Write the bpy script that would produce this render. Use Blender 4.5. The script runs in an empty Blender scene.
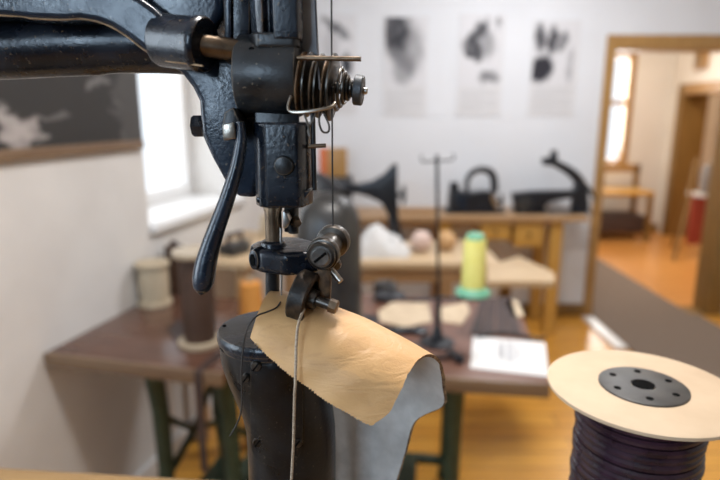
import bpy, bmesh, math, random
from mathutils import Vector, Matrix
random.seed(7)
C = bpy.context.scene.collection
sc = bpy.context.scene
PI = math.pi

# ------------------------------------------------------------------ camera
FPX = 560.0
TH = math.radians(12.6)
CT, ST = math.cos(TH), math.sin(TH)
CZ = 1.45
cd = bpy.data.cameras.new('camera')
cam = bpy.data.objects.new('camera', cd); C.objects.link(cam)
cam.location = (0, 0, CZ)
cam.rotation_euler = (PI / 2 - TH, 0, 0)
cd.sensor_width = 36; cd.lens = 28; cd.clip_start = 0.02
cd.dof.use_dof = True
cd.dof.focus_distance = 0.318
cd.dof.aperture_fstop = 5.0
sc.camera = cam

def ray(px, py):
    v = (240 - py) / FPX
    return Vector(((px - 360) / FPX, CT + v * ST, -ST + v * CT))
def at_y(px, py, Y):
    d = ray(px, py); return Vector((0, 0, CZ)) + d * (Y / d.y)
def at_z(px, py, z):
    d = ray(px, py); return Vector((0, 0, CZ)) + d * ((z - CZ) / d.z)
Y0 = 0.32
def S(n, Y=Y0):                     # a pixel length as metres at the machine's distance
    return n * (Y * 1.05) / FPX

# ------------------------------------------------------------------ mesh helpers
def newbm(): return bmesh.new()
def basis(axis):
    a = Vector(axis).normalized()
    t = Vector((0, 0, 1)) if abs(a.z) < 0.9 else Vector((1, 0, 0))
    u = a.cross(t).normalized(); w = a.cross(u).normalized()
    return a, u, w
def add_box(bm, c, s, rot=None):
    c = Vector(c); vs = []
    for dx in (-.5, .5):
        for dy in (-.5, .5):
            for dz in (-.5, .5):
                p = Vector((dx * s[0], dy * s[1], dz * s[2]))
                if rot is not None: p = rot @ p
                vs.append(bm.verts.new(c + p))
    for f in ((0, 1, 3, 2), (4, 6, 7, 5), (0, 4, 5, 1), (2, 3, 7, 6), (0, 2, 6, 4), (1, 5, 7, 3)):
        bm.faces.new([vs[i] for i in f])
def add_lathe(bm, p0, axis, prof, seg=32, sx=1.0):
    """prof: list of (radius, distance along axis)"""
    a, u, w = basis(axis); p0 = Vector(p0); rings = []
    for r, h in prof:
        c = p0 + a * h
        if r < 1e-6: rings.append([bm.verts.new(c)])
        else: rings.append([bm.verts.new(c + (u * math.cos(2 * PI * k / seg) * sx + w * math.sin(2 * PI * k / seg)) * r) for k in range(seg)])
    for A, B in zip(rings, rings[1:]):
        if len(A) == 1 and len(B) == 1: continue
        for k in range(seg):
            k2 = (k + 1) % seg
            if len(A) == 1: bm.faces.new((A[0], B[k2], B[k]))
            elif len(B) == 1: bm.faces.new((A[k], A[k2], B[0]))
            else: bm.faces.new((A[k], A[k2], B[k2], B[k]))
    if len(rings[0]) > 1: bm.faces.new(list(reversed(rings[0])))
    if len(rings[-1]) > 1: bm.faces.new(rings[-1])
def add_cyl(bm, p0, p1, r0, r1=None, seg=24):
    p0, p1 = Vector(p0), Vector(p1); d = p1 - p0
    add_lathe(bm, p0, d, [(r0, 0), (r0 if r1 is None else r1, d.length)], seg)
def add_tube(bm, pts, radii, seg=10, flat=1.0):
    pts = [Vector(p) for p in pts]
    if not hasattr(radii, '__len__'): radii = [radii] * len(pts)
    rings = []; up = None
    for i, p in enumerate(pts):
        t = (pts[min(i + 1, len(pts) - 1)] - pts[max(i - 1, 0)]).normalized()
        if up is None: _, u, w = basis(t)
        else:
            u = (up - t * up.dot(t)).normalized(); w = t.cross(u).normalized()
        up = u
        rings.append([bm.verts.new(p + (u * math.cos(2 * PI * k / seg) + w * math.sin(2 * PI * k / seg) * flat) * radii[i]) for k in range(seg)])
    for A, B in zip(rings, rings[1:]):
        for k in range(seg):
            k2 = (k + 1) % seg
            bm.faces.new((A[k], A[k2], B[k2], B[k]))
    bm.faces.new(list(reversed(rings[0]))); bm.faces.new(rings[-1])
def add_prism(bm, pts, off):
    off = Vector(off)
    A = [bm.verts.new(Vector(p)) for p in pts]; B = [bm.verts.new(Vector(p) + off) for p in pts]
    n = len(A)
    bm.faces.new(A); bm.faces.new(list(reversed(B)))
    for k in range(n):
        k2 = (k + 1) % n
        bm.faces.new((A[k], B[k], B[k2], A[k2]))
def add_loft(bm, rings, closed=True):
    R = [[bm.verts.new(Vector(p)) for p in r] for r in rings]
    n = len(R[0])
    for A, B in zip(R, R[1:]):
        for k in range(n if closed else n - 1):
            k2 = (k + 1) % n
            bm.faces.new((A[k], A[k2], B[k2], B[k]))
    if closed:
        bm.faces.new(list(reversed(R[0]))); bm.faces.new(R[-1])
    return R
def spline(pts, n):
    """Catmull-Rom through pts, n samples per span"""
    P = [Vector(p) for p in pts]; out = []
    for i in range(len(P) - 1):
        p0 = P[max(i - 1, 0)]; p1 = P[i]; p2 = P[i + 1]; p3 = P[min(i + 2, len(P) - 1)]
        for k in range(n):
            t = k / n
            out.append(0.5 * ((2 * p1) + (p2 - p0) * t + (2 * p0 - 5 * p1 + 4 * p2 - p3) * t * t + (3 * p1 - p0 - 3 * p2 + p3) * t ** 3))
    out.append(P[-1]); return out

def finish(bm, bevel=0.0, segs=2, ang=30):
    bmesh.ops.remove_doubles(bm, verts=bm.verts, dist=1e-7)
    bmesh.ops.recalc_face_normals(bm, faces=bm.faces)
    if bevel > 0:
        es = [e for e in bm.edges if len(e.link_faces) == 2 and e.calc_face_angle(0) > math.radians(ang)]
        bmesh.ops.bevel(bm, geom=es, offset=bevel, segments=segs, profile=0.6, affect='EDGES', clamp_overlap=True)
        bmesh.ops.recalc_face_normals(bm, faces=bm.faces)
    for f in bm.faces: f.smooth = True
    for e in bm.edges:
        if len(e.link_faces) != 2 or e.calc_face_angle(0) > math.radians(38): e.smooth = False

def wloc(o):
    v = Vector((0, 0, 0))
    while o is not None: v = v + o.location; o = o.parent
    return v
def obj(name, bm, m, parent=None, bevel=0.0, segs=2, local=False, ang=30, label=None, fin=True):
    if fin: finish(bm, bevel, segs, ang)
    if parent is not None and not local: bmesh.ops.translate(bm, verts=bm.verts, vec=-wloc(parent))
    me = bpy.data.meshes.new(name); bm.to_mesh(me); bm.free()
    for mm in (m if isinstance(m, (list, tuple)) else [m]): me.materials.append(mm)
    o = bpy.data.objects.new(name, me); C.objects.link(o)
    if parent is not None: o.parent = parent
    if label: o['label'] = label
    return o
def tag(o, label, cat, group=None):
    o['label'] = label; o['category'] = cat
    if group: o['group'] = group
    return o
def thing(name, label, cat, loc=(0, 0, 0), rz=0.0, group=None):
    o = bpy.data.objects.new(name, None); C.objects.link(o)
    o.empty_display_size = 0.05
    o.location = loc; o.rotation_euler = (0, 0, rz)
    return tag(o, label, cat, group)
def struct(name, bm, m, parent=None, bevel=0.0, local=False):
    o = obj(name, bm, m, parent, bevel, local=local)
    if parent is None: o['kind'] = 'structure'
    return o
def dup(root, loc, rz, label, group=None):
    r = root.copy(); C.objects.link(r); r.location = loc; r.rotation_euler = (0, 0, rz); r['label'] = label
    if group: r['group'] = group
    for ch in list(root.children):
        c = ch.copy(); C.objects.link(c); c.parent = r
        for g in list(ch.children):
            d = g.copy(); C.objects.link(d); d.parent = c
    return r

# ------------------------------------------------------------------ materials
class NT:
    def __init__(s, name):
        s.m = bpy.data.materials.new(name); s.m.use_nodes = True
        s.t = s.m.node_tree; s.p = s.t.nodes['Principled BSDF']
    def n(s, typ, **kw):
        x = s.t.nodes.new(typ)
        for k, v in kw.items():
            if k in x.inputs: x.inputs[k].default_value = v
            else: setattr(x, k, v)
        return x
    def l(s, a, b): s.t.links.new(a, b)
    def math(s, op, a, b=None, clamp=False):
        x = s.t.nodes.new('ShaderNodeMath'); x.operation = op; x.use_clamp = clamp
        for i, q in enumerate((a, b)):
            if q is None: continue
            if isinstance(q, (int, float)): x.inputs[i].default_value = q
            else: s.l(q, x.inputs[i])
        return x.outputs[0]
    def ramp(s, fac, stops):
        r = s.t.nodes.new('ShaderNodeValToRGB')
        while len(r.color_ramp.elements) < len(stops): r.color_ramp.elements.new(0.5)
        for e, (p, c) in zip(r.color_ramp.elements, stops):
            e.position = p; e.color = (*c, 1) if len(c) == 3 else c
        s.l(fac, r.inputs[0]); return r.outputs[0]
    def mix(s, fac, a, b):
        x = s.t.nodes.new('ShaderNodeMix'); x.data_type = 'RGBA'
        for i, q in ((0, fac), (6, a), (7, b)):
            if isinstance(q, (int, float)): x.inputs[i].default_value = q
            elif isinstance(q, tuple): x.inputs[i].default_value = (*q[:3], 1)
            else: s.l(q, x.inputs[i])
        return x.outputs[2]
    def bump(s, h, strength, dist=0.001):
        b = s.t.nodes.new('ShaderNodeBump'); b.inputs['Strength'].default_value = strength; b.inputs['Distance'].default_value = dist
        s.l(h, b.inputs['Height']); s.l(b.outputs[0], s.p.inputs['Normal'])
    def set(s, **kw):
        for k, v in kw.items():
            k = {'base': 'Base Color', 'rough': 'Roughness', 'metal': 'Metallic', 'coat': 'Coat Weight', 'spec': 'Specular IOR Level', 'sheen': 'Sheen Weight'}[k]
            if isinstance(v, tuple): v = (*v[:3], 1)
            s.p.inputs[k].default_value = v

def noisy(name, c1, c2, scale=20, rough=0.5, metal=0.0, bump=0.0, detail=5, lo=.35, hi=.65, bdist=.001, rvar=0.0, coord='Object', stretch=None, spec=None, bscale=None):
    k = NT(name); k.set(rough=rough, metal=metal)
    if spec is not None: k.set(spec=spec)
    tc = k.n('ShaderNodeTexCoord'); src = tc.outputs[coord]
    if stretch:
        mp = k.n('ShaderNodeMapping'); mp.inputs['Scale'].default_value = stretch; k.l(src, mp.inputs[0]); src = mp.outputs[0]
    nz = k.n('ShaderNodeTexNoise', Scale=scale, Detail=detail); k.l(src, nz.inputs['Vector'])
    k.l(k.ramp(nz.outputs['Fac'], [(lo, c1), (hi, c2)]), k.p.inputs['Base Color'])
    if rvar: k.l(k.math('ADD', k.math('MULTIPLY', k.math('SUBTRACT', nz.outputs['Fac'], .5), rvar), rough, True), k.p.inputs['Roughness'])
    if bump:
        nb = k.n('ShaderNodeTexNoise', Scale=bscale or scale * 4, Detail=4); k.l(src, nb.inputs['Vector'])
        k.bump(nb.outputs['Fac'], bump, bdist)
    return k.m

def enamel(name, c1, c2, wear, rough=.28, edge=0.0011, amount=1.0):
    """old black japanning, chipped at the edges"""
    k = NT(name); k.set(rough=rough, spec=.42)
    tc = k.n('ShaderNodeTexCoord')
    nz = k.n('ShaderNodeTexNoise', Scale=60, Detail=8); k.l(tc.outputs['Object'], nz.inputs['Vector'])
    nf = k.n('ShaderNodeTexNoise', Scale=420, Detail=4); k.l(tc.outputs['Object'], nf.inputs['Vector'])
    col = k.ramp(nz.outputs['Fac'], [(.35, c1), (.68, c2)])
    bv = k.n('ShaderNodeBevel', samples=6); bv.inputs['Radius'].default_value = edge
    ge = k.n('ShaderNodeNewGeometry')
    dt = k.n('ShaderNodeVectorMath'); dt.operation = 'DOT_PRODUCT'
    k.l(bv.outputs[0], dt.inputs[0]); k.l(ge.outputs['Normal'], dt.inputs[1])
    e = k.math('MULTIPLY', k.math('SUBTRACT', 1.0, dt.outputs['Value']), 9.0, True)
    e = k.math('MULTIPLY', e, k.ramp(nz.outputs['Fac'], [(.40, (0, 0, 0)), (.58, (amount,) * 3)]), True)
    chips = k.ramp(nf.outputs['Fac'], [(.66, (0, 0, 0)), (.70, (.55,) * 3)])
    e2 = k.math('MAXIMUM', e, chips)
    k.l(k.mix(e2, col, wear), k.p.inputs['Base Color'])
    k.l(k.math('ADD', k.math('MULTIPLY', nz.outputs['Fac'], .34), rough - .14, True), k.p.inputs['Roughness'])
    k.bump(k.math('ADD', nz.outputs['Fac'], k.math("MULTIPLY", nf.outputs["Fac"], .5)), .30, .0010)
    return k.m

def plain(name, c, rough=.5, metal=0.0, spec=None):
    k = NT(name); k.set(base=c, rough=rough, metal=metal)
    if spec is not None: k.set(spec=spec)
    return k.m

def wood(name, c1, c2, scale=6, rough=.4, axis=0, bump=.15):
    k = NT(name); k.set(rough=rough)
    tc = k.n('ShaderNodeTexCoord'); mp = k.n('ShaderNodeMapping')
    s = [9, 9, 9]; s[axis] = .8
    mp.inputs['Scale'].default_value = s
    k.l(tc.outputs['Object'], mp.inputs[0])
    nz = k.n('ShaderNodeTexNoise', Scale=scale, Detail=7, Distortion=.7); k.l(mp.outputs[0], nz.inputs['Vector'])
    k.l(k.ramp(nz.outputs['Fac'], [(.3, c1), (.7, c2)]), k.p.inputs['Base Color'])
    k.bump(nz.outputs['Fac'], bump, .001)
    return k.m

def floorboards(name, c1, c2, c3, bw=.11, bl=1.9):
    k = NT(name); k.set(rough=.3, spec=.45)
    tc = k.n('ShaderNodeTexCoord')
    br = k.n('ShaderNodeTexBrick'); br.inputs['Scale'].default_value = 1.0
    br.inputs['Brick Width'].default_value = bl; br.inputs['Row Height'].default_value = bw
    br.inputs['Mortar Size'].default_value = .003; br.inputs['Color1'].default_value = (*c1, 1); br.inputs['Color2'].default_value = (*c2, 1)
    br.inputs['Mortar'].default_value = (*c3, 1); br.inputs['Bias'].default_value = 0
    k.l(tc.outputs['Object'], br.inputs['Vector'])
    mp = k.n('ShaderNodeMapping'); mp.inputs['Scale'].default_value = (1.2, 14, 1); k.l(tc.outputs['Object'], mp.inputs[0])
    nz = k.n('ShaderNodeTexNoise', Scale=4, Detail=6); k.l(mp.outputs[0], nz.inputs['Vector'])
    x = k.t.nodes.new('ShaderNodeMix'); x.data_type = 'RGBA'; x.blend_type = 'MULTIPLY'; x.inputs[0].default_value = .8
    k.l(br.outputs['Color'], x.inputs[6]); k.l(k.ramp(nz.outputs['Fac'], [(.3, (.7, .66, .6)), (.7, (1, 1, 1))]), x.inputs[7])
    k.l(x.outputs[2], k.p.inputs['Base Color'])
    return k.m

def print_mat(name, base, dark, blobs, scale=7, grain=.5, fade=1.0):
    """a printed photograph: dark and light shapes in generated coordinates (x across, z up)"""
    k = NT(name); k.set(rough=.5)
    tc = k.n('ShaderNodeTexCoord'); sp = k.n('ShaderNodeSeparateXYZ'); k.l(tc.outputs['Generated'], sp.inputs[0])
    nz = k.n('ShaderNodeTexNoise', Scale=scale, Detail=5); k.l(tc.outputs['Generated'], nz.inputs['Vector'])
    ns = k.n('ShaderNodeSeparateColor'); k.l(nz.outputs['Color'], ns.inputs[0])
    x = k.math('ADD', sp.outputs[0], k.math('MULTIPLY', k.math('SUBTRACT', ns.outputs[0], .5), .25))
    z = k.math('ADD', sp.outputs[2], k.math('MULTIPLY', k.math('SUBTRACT', ns.outputs[1], .5), .25))
    col = None
    cur = base
    for (cx, cz, rx, rz, ang, amt, c) in blobs:
        dx = k.math('SUBTRACT', x, cx); dz = k.math('SUBTRACT', z, cz)
        ca, sa = math.cos(ang), math.sin(ang)
        u = k.math('DIVIDE', k.math('ADD', k.math('MULTIPLY', dx, ca), k.math('MULTIPLY', dz, sa)), rx)
        w = k.math('DIVIDE', k.math('SUBTRACT', k.math('MULTIPLY', dz, ca), k.math('MULTIPLY', dx, sa)), rz)
        d = k.math('SQRT', k.math('ADD', k.math('MULTIPLY', u, u), k.math('MULTIPLY', w, w)))
        f = k.ramp(d, [(.55, (amt,) * 3), (1.0, (0, 0, 0))])
        f = k.math('MULTIPLY', f, k.math('ADD', k.math('MULTIPLY', ns.outputs[2], grain), 1 - grain * .5), True)
        cur = k.mix(f, cur, c if c else dark)
    k.l(cur, k.p.inputs['Base Color'])
    return k.m

M = {}
M['enamel'] = enamel('black japanned iron', (.004, .006, .010), (.010, .015, .025), (.20, .13, .07), rough=.24)
M['enamel_blue'] = enamel('blue black japanned iron', (.006, .011, .020), (.014, .023, .040), (.16, .13, .10), rough=.22, amount=.5)
M['enamel_worn'] = enamel('worn grey black iron', (.008, .009, .010), (.030, .031, .033), (.26, .20, .14), rough=.33)
M['enamel_dark'] = enamel('black painted post iron', (.003, .003, .004), (.008, .009, .011), (.10, .08, .06), rough=.30, amount=.8)
M['enamel_bg'] = noisy('black lacquered iron', (.005, .006, .009), (.014, .017, .024), 14, .35)
M['iron_grey'] = noisy('grey black iron', (.018, .019, .022), (.05, .047, .042), 9, .36)
M['steel'] = noisy('dull steel', (.30, .29, .28), (.48, .46, .43), 60, .33, 1.0, .1, rvar=.3)
M['steel_plate'] = noisy('grey steel plate', (.28, .29, .31), (.40, .41, .43), 50, .5, .6)
M['steel_dark'] = noisy('dark oily steel', (.035, .031, .028), (.12, .105, .09), 70, .35, .9, .1, rvar=.3)
M['bronze'] = noisy('brown worn brass', (.10, .068, .043), (.21, .145, .092), 90, .38, .8, .15, rvar=.3)
M['rust'] = noisy('rusty iron', (.03, .02, .013), (.20, .11, .05), 130, .6, .3, .3)
M['wheel_iron'] = noisy('black and rusty wheel iron', (.018, .015, .013), (.10, .065, .04), 110, .45, .6, .3, lo=.45, hi=.7)
M['steel_screw'] = noisy('scratched screw steel', (.10, .095, .09), (.24, .22, .20), 120, .45, .9, .2)
M['nickel'] = noisy('tarnished nickel', (.24, .21, .175), (.42, .37, .31), 100, .3, 1.0, .1, rvar=.3)
M['nut_grey'] = noisy('grey knurled iron', (.04, .043, .048), (.08, .084, .09), 120, .5, .5, .2)
M['gold'] = noisy('worn gold stripe', (.22, .14, .08), (.38, .26, .15), 150, .45, .3)
M['hole'] = plain('hole shade', (.004, .004, .004), .9, 0.0, .05)  # for flat dark pieces: the shade inside holes and slots as colour
M['thread_dark'] = plain('dark waxed thread', (.025, .022, .02), .6)
M['thread_white'] = noisy('waxed linen thread', (.26, .195, .135), (.46, .36, .26), 900, .7)
M['thread_grey'] = plain('grey thread', (.05, .05, .055), .6)

def leather_out():
    k = NT('tan leather grain'); k.set(rough=.46, spec=.35)
    tc = k.n('ShaderNodeTexCoord')
    n1 = k.n('ShaderNodeTexNoise', Scale=24, Detail=6); k.l(tc.outputs['Object'], n1.inputs['Vector'])
    mp = k.n('ShaderNodeMapping'); mp.inputs['Rotation'].default_value = (0, .75, 0); mp.inputs['Scale'].default_value = (30, 30, 120)
    k.l(tc.outputs['Object'], mp.inputs[0])
    n2 = k.n('ShaderNodeTexNoise', Scale=1.4, Detail=7, Distortion=1.6); k.l(mp.outputs[0], n2.inputs['Vector'])
    n3 = k.n('ShaderNodeTexNoise', Scale=900, Detail=3); k.l(tc.outputs['Object'], n3.inputs['Vector'])
    c = k.ramp(n1.outputs['Fac'], [(.3, (.57, .325, .135)), (.7, (.71, .435, .20))])
    cr = k.ramp(n2.outputs['Fac'], [(.36, (1, 1, 1)), (.42, (0, 0, 0))])
    c = k.mix(k.math('MULTIPLY', cr, .16), c, (.40, .21, .09))
    k.l(c, k.p.inputs['Base Color'])
    h = k.math('ADD', k.math('MULTIPLY', n2.outputs['Fac'], 1.0), k.math('MULTIPLY', n3.outputs['Fac'], .18))
    k.bump(h, .6, .0013)
    return k.m
M['leather'] = leather_out()
M['suede'] = noisy('grey suede lining', (.50, .465, .43), (.68, .64, .60), 55, .95, 0, .6, bdist=.0008, bscale=500, spec=.1)
M['leather_edge'] = noisy('raw leather edge', (.13, .07, .035), (.36, .22, .11), 300, .85, 0, .5)
M['cord'] = noisy('dark plum leather cord', (.016, .006, .013), (.034, .015, .028), 60, .27)
M['card'] = noisy('cream cardboard flange', (.54, .40, .265), (.59, .445, .30), 30, .7, 0, .1)
M['hub'] = noisy('dark grey plastic hub', (.035, .032, .030), (.06, .055, .05), 60, .5)

M['wall_white'] = noisy('white plaster', (.74, .76, .80), (.77, .79, .83), 3, .9, 0, .08, bdist=.004)
M['wall_left'] = noisy('aged white plaster', (.68, .66, .64), (.74, .725, .705), 4, .9, 0, .12, bdist=.005)
M['wall_warm'] = noisy('warm white plaster', (.78, .74, .68), (.82, .78, .72), 3, .9)
M['wall_dark_unseen'] = noisy('unseen darkened wall', (.05, .04, .03), (.07, .055, .04), 3, .7)  # unseen wall behind the camera, darkened so the iron reflects less light
M['wall_yellow'] = noisy('yellow ochre plaster', (.64, .38, .085), (.69, .43, .11), 3, .9)
M['ceiling'] = plain('white ceiling paint', (.82, .82, .82), .9)
M['floor'] = floorboards('honey floorboards', (.74, .37, .062), (.63, .29, .042), (.26, .11, .02))
M['floor_far'] = floorboards('orange floorboards', (.68, .32, .09), (.60, .27, .07), (.35, .15, .04))
M['carpet'] = noisy('grey brown carpet', (.135, .098, .073), (.185, .138, .106), 60, .95, 0, .5)
M['oak'] = wood('oiled oak', (.33, .175, .055), (.45, .26, .09), axis=2)
M['oak_dark_and_shaded'] = wood('dark and shaded oak', (.18, .10, .026), (.26, .145, .042), axis=2)  # dark wood parts, and the painted shade of the right door jamb
M['table_brown'] = wood('red brown varnished wood', (.085, .038, .025), (.140, .070, .047), rough=.22, axis=0)
M['table_red'] = wood('reddish varnished wood', (.15, .070, .048), (.21, .105, .075), rough=.38, axis=0)
M['table_edge'] = wood('worn table edge', (.15, .092, .055), (.23, .15, .09), axis=0)
M['pale_wood'] = wood('pale beech wood', (.52, .37, .22), (.63, .47, .29), axis=0)
M['mid_wood'] = wood('brown pine wood', (.34, .20, .10), (.46, .29, .15), axis=0)
M['honey_wood'] = wood('honey chair wood', (.48, .26, .055), (.58, .33, .08), axis=0)
M['bench_wood'] = wood('worn bench wood', (.17, .095, .035), (.30, .18, .07), scale=8, axis=0, rough=.6)
M['green_iron'] = noisy('dark green cast iron', (.018, .038, .022), (.032, .058, .036), 20, .5)
M['white_paint'] = plain('white gloss paint', (.80, .80, .80), .4)
M['paper'] = plain('white paper', (.80, .80, .80), .8)
M['poster_paper'] = plain('light grey poster paper', (.70, .70, .72), .6)
M['poster_text'] = plain('pale grey print', (.56, .56, .58), .7)
M['ink'] = plain('faded black ink', (.32, .32, .34), .8)
M['yellow_thread'] = noisy('pale yellow thread', (.82, .76, .17), (.88, .84, .30), 40, .6, 0, .3, stretch=(1, 1, 40))
M['mint'] = plain('mint green plastic', (.19, .50, .33), .4)
M['beige_thread'] = noisy('beige twine', (.44, .36, .25), (.54, .45, .32), 30, .8, 0, .4, stretch=(1, 1, 30))
M['brown_thread'] = noisy('dark brown twine', (.045, .022, .014), (.085, .045, .028), 30, .6, 0, .4, stretch=(1, 1, 30))
M['orange_thread'] = noisy('orange thread', (.62, .24, .04), (.72, .31, .06), 30, .7, 0, .3, stretch=(1, 1, 30))
M['flange_wood'] = wood('pale spool wood', (.40, .32, .22), (.50, .41, .29), axis=0)
M['leather_brown'] = noisy('dark brown leather', (.035, .020, .018), (.065, .040, .036), 30, .55, 0, .2)
M['leather_pale'] = noisy('pale tan leather', (.58, .45, .31), (.68, .55, .39), 20, .7, 0, .2)
M['cloth_white'] = noisy('white cloth', (.66, .66, .66), (.76, .76, .76), 20, .9, 0, .3)
M['ball_pink'] = noisy('pale pink yarn', (.62, .46, .40), (.72, .56, .50), 60, .9, 0, .5)
M['ball_tan'] = noisy('tan yarn', (.50, .29, .13), (.60, .38, .19), 60, .9, 0, .5)
M['red'] = noisy('brick red cloth', (.27, .036, .018), (.34, .055, .028), 20, .8)
M['orange_box'] = plain('orange red card', (.62, .16, .05), .6)
M['grey_bag'] = noisy('grey cloth', (.20, .20, .21), (.34, .34, .35), 10, .9)

def glass_mat():
    k = NT('window glass'); t = k.t
    for n in list(t.nodes): t.nodes.remove(n)
    o = t.nodes.new('ShaderNodeOutputMaterial'); mx = t.nodes.new('ShaderNodeMixShader')
    tr = t.nodes.new('ShaderNodeBsdfTransparent'); gl = t.nodes.new('ShaderNodeBsdfGlossy'); gl.inputs['Roughness'].default_value = .05
    mx.inputs[0].default_value = .06
    t.links.new(tr.outputs[0], mx.inputs[1]); t.links.new(gl.outputs[0], mx.inputs[2]); t.links.new(mx.outputs[0], o.inputs[0])
    return k.m
M['glass'] = glass_mat()

# ------------------------------------------------------------------ the room
YB = 3.94                       # back wall face
XR = 3.1; YF = -2.2; ZC = 2.75
WD = Vector((.245, 1, 0)).normalized()          # the left wall runs along this
WN = Vector((WD.y, -WD.x, 0))                   # into the room
W0 = Vector((-.953, 1.58, 0))
WA = math.atan2(WD.y, WD.x)
def lw(s, z, d=0.0):            # point on left wall: s along, z up, d into the room
    return W0 + WD * s + WN * d + Vector((0, 0, z))
def lw_of_Y(Y): return (Y - W0.y) / WD.y
def lw_box(bm, s0, s1, z0, z1, d0, d1):
    add_prism(bm, [lw(s0, z0, d0), lw(s1, z0, d0), lw(s1, z0, d1), lw(s0, z0, d1)], (0, 0, z1 - z0))

def xbox(bm, x0, x1, y0, y1, z0, z1): add_box(bm, ((x0 + x1) / 2, (y0 + y1) / 2, (z0 + z1) / 2), (x1 - x0, y1 - y0, z1 - z0))

bm = newbm(); xbox(bm, -2.6, XR + .2, YF - .2, YB + .08, -.1, 0); struct('floor', bm, M['floor'])
bm = newbm(); xbox(bm, -2.6, XR + .2, YF - .2, YB + .2, ZC, ZC + .1); struct('ceiling', bm, M['ceiling'])
# back wall with the doorway
DX0, DX1, DZ = 1.66, 2.62, 1.93
bm = newbm(); xbox(bm, -1.2, DX0, YB, YB + .16, 0, ZC); xbox(bm, DX1, XR + .2, YB, YB + .16, 0, ZC); xbox(bm, DX0, DX1, YB, YB + .16, DZ, ZC)
struct('wall_back', bm, M['wall_white'])
# left wall with two window openings
s_end = lw_of_Y(YB + .1); s_beg = lw_of_Y(YF - .1)
T = .34
wins = [(lw_of_Y(2.135), lw_of_Y(2.93), 1.035, 2.15), (lw_of_Y(-.75), lw_of_Y(.75), 1.0, 2.2)]
bm = newbm()
(a0, a1, az0, az1), (b0, b1, bz0, bz1) = wins
lw_box(bm, s_beg, b0, 0, ZC, -T, 0); lw_box(bm, b1, a0, 0, ZC, -T, 0); lw_box(bm, a1, s_end, 0, ZC, -T, 0)
for (q0, q1, z0, z1) in wins: lw_box(bm, q0, q1, 0, z0 - .035, -T, 0); lw_box(bm, q0, q1, z1, ZC, -T, 0)
struct('wall_left', bm, M['wall_left'])
for i, (q0, q1, z0, z1) in enumerate(wins):
    w = bpy.data.objects.new('window_%d' % (i + 1), None); C.objects.link(w); w['kind'] = 'structure'
    w.location = lw((q0 + q1) / 2, z0, -T)
    fr = newbm(); f = .06
    e0, e1 = -T + .0, -T + .06
    lw_box(fr, q0, q1, z0, z0 + f, e0, e1); lw_box(fr, q0, q1, z1 - f, z1, e0, e1)
    lw_box(fr, q0, q0 + f, z0 + f, z1 - f, e0, e1); lw_box(fr, q1 - f, q1, z0 + f, z1 - f, e0, e1)
    if i == 1: lw_box(fr, (q0 + q1) / 2 - .04, (q0 + q1) / 2 + .04, z0 + f, z1 - f, e0, e1)
    obj('window_frame', fr, M['white_paint'], w, .004)
    g = newbm(); lw_box(g, q0 + f, q1 - f, z0 + f, z1 - f, -T + .028, -T + .032); obj('window_pane', g, M['glass'], w)
    g = newbm(); lw_box(g, q0 - .0, q1, z0 - .035, z0, -T, .03); obj('window_sill', g, M['white_paint'], w, .006)
# right wall, rear wall with a window behind the camera
bm = newbm(); xbox(bm, XR, XR + .2, YF - .2, YB, 0, ZC); struct('wall_right', bm, M['wall_warm'])
rx0, rx1, rz0, rz1 = -1.75, -.68, 1.45, 2.45
bm = newbm(); xbox(bm, -2.6, rx0, YF - .2, YF, 0, ZC); xbox(bm, rx1, XR + .2, YF - .2, YF, 0, ZC)
xbox(bm, rx0, rx1, YF - .2, YF, 0, rz0); xbox(bm, rx0, rx1, YF - .2, YF, rz1, ZC); struct('wall_front', bm, M['wall_dark_unseen'])
w = bpy.data.objects.new('window_3', None); C.objects.link(w); w['kind'] = 'structure'; w.location = (rx0, YF - .15, rz0)
fr = newbm(); xbox(fr, rx0, rx1, YF - .18, YF - .12, rz0, rz0 + .06); xbox(fr, rx0, rx1, YF - .18, YF - .12, rz1 - .06, rz1)
for x in (rx0 + .03, (rx0 + rx1) / 2, rx1 - .03): xbox(fr, x - .03, x + .03, YF - .18, YF - .12, rz0 + .06, rz1 - .06)
obj('window_frame', fr, M['white_paint'], w)
g = newbm(); xbox(g, rx0 + .06, rx1 - .06, YF - .152, YF - .148, rz0 + .06, rz1 - .06); obj('window_pane', g, M['glass'], w)
# skirting
bm = newbm(); xbox(bm, -.36, 1.655, YB - .02, YB, 0, .09); struct('baseboard_back', bm, M['oak_dark_and_shaded'], bevel=.004)
bm = newbm(); lw_box(bm, b1 - 2, s_end - .12, 0, .09, 0, .018); struct('baseboard_left', bm, M['wall_left'], bevel=.004)
# door frame
d = bpy.data.objects.new('door_1', None); C.objects.link(d); d['kind'] = 'structure'; d.location = (DX0, YB, 0)
bm = newbm(); xbox(bm, 1.648, 1.713, YB - .02, YB + .18, 0, 1.97); obj('door_jamb', bm, M['oak'], d, .004)
bm = newbm(); xbox(bm, 2.57, 2.68, YB - .02, YB + .18, 0, 1.97); obj('door_jamb', bm, M['oak_dark_and_shaded'], d, .004)  # right jamb: back-side shade put into a darker oak colour
bm = newbm(); xbox(bm, 1.713, 2.57, YB - .02, YB + .18, 1.875, 1.97); obj('door_lintel', bm, M['oak'], d, .004)
bm = newbm(); xbox(bm, 1.713, 2.57, YB - .01, YB + .17, 0, .006); obj('door_sill', bm, M['oak_dark_and_shaded'], d)

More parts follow.
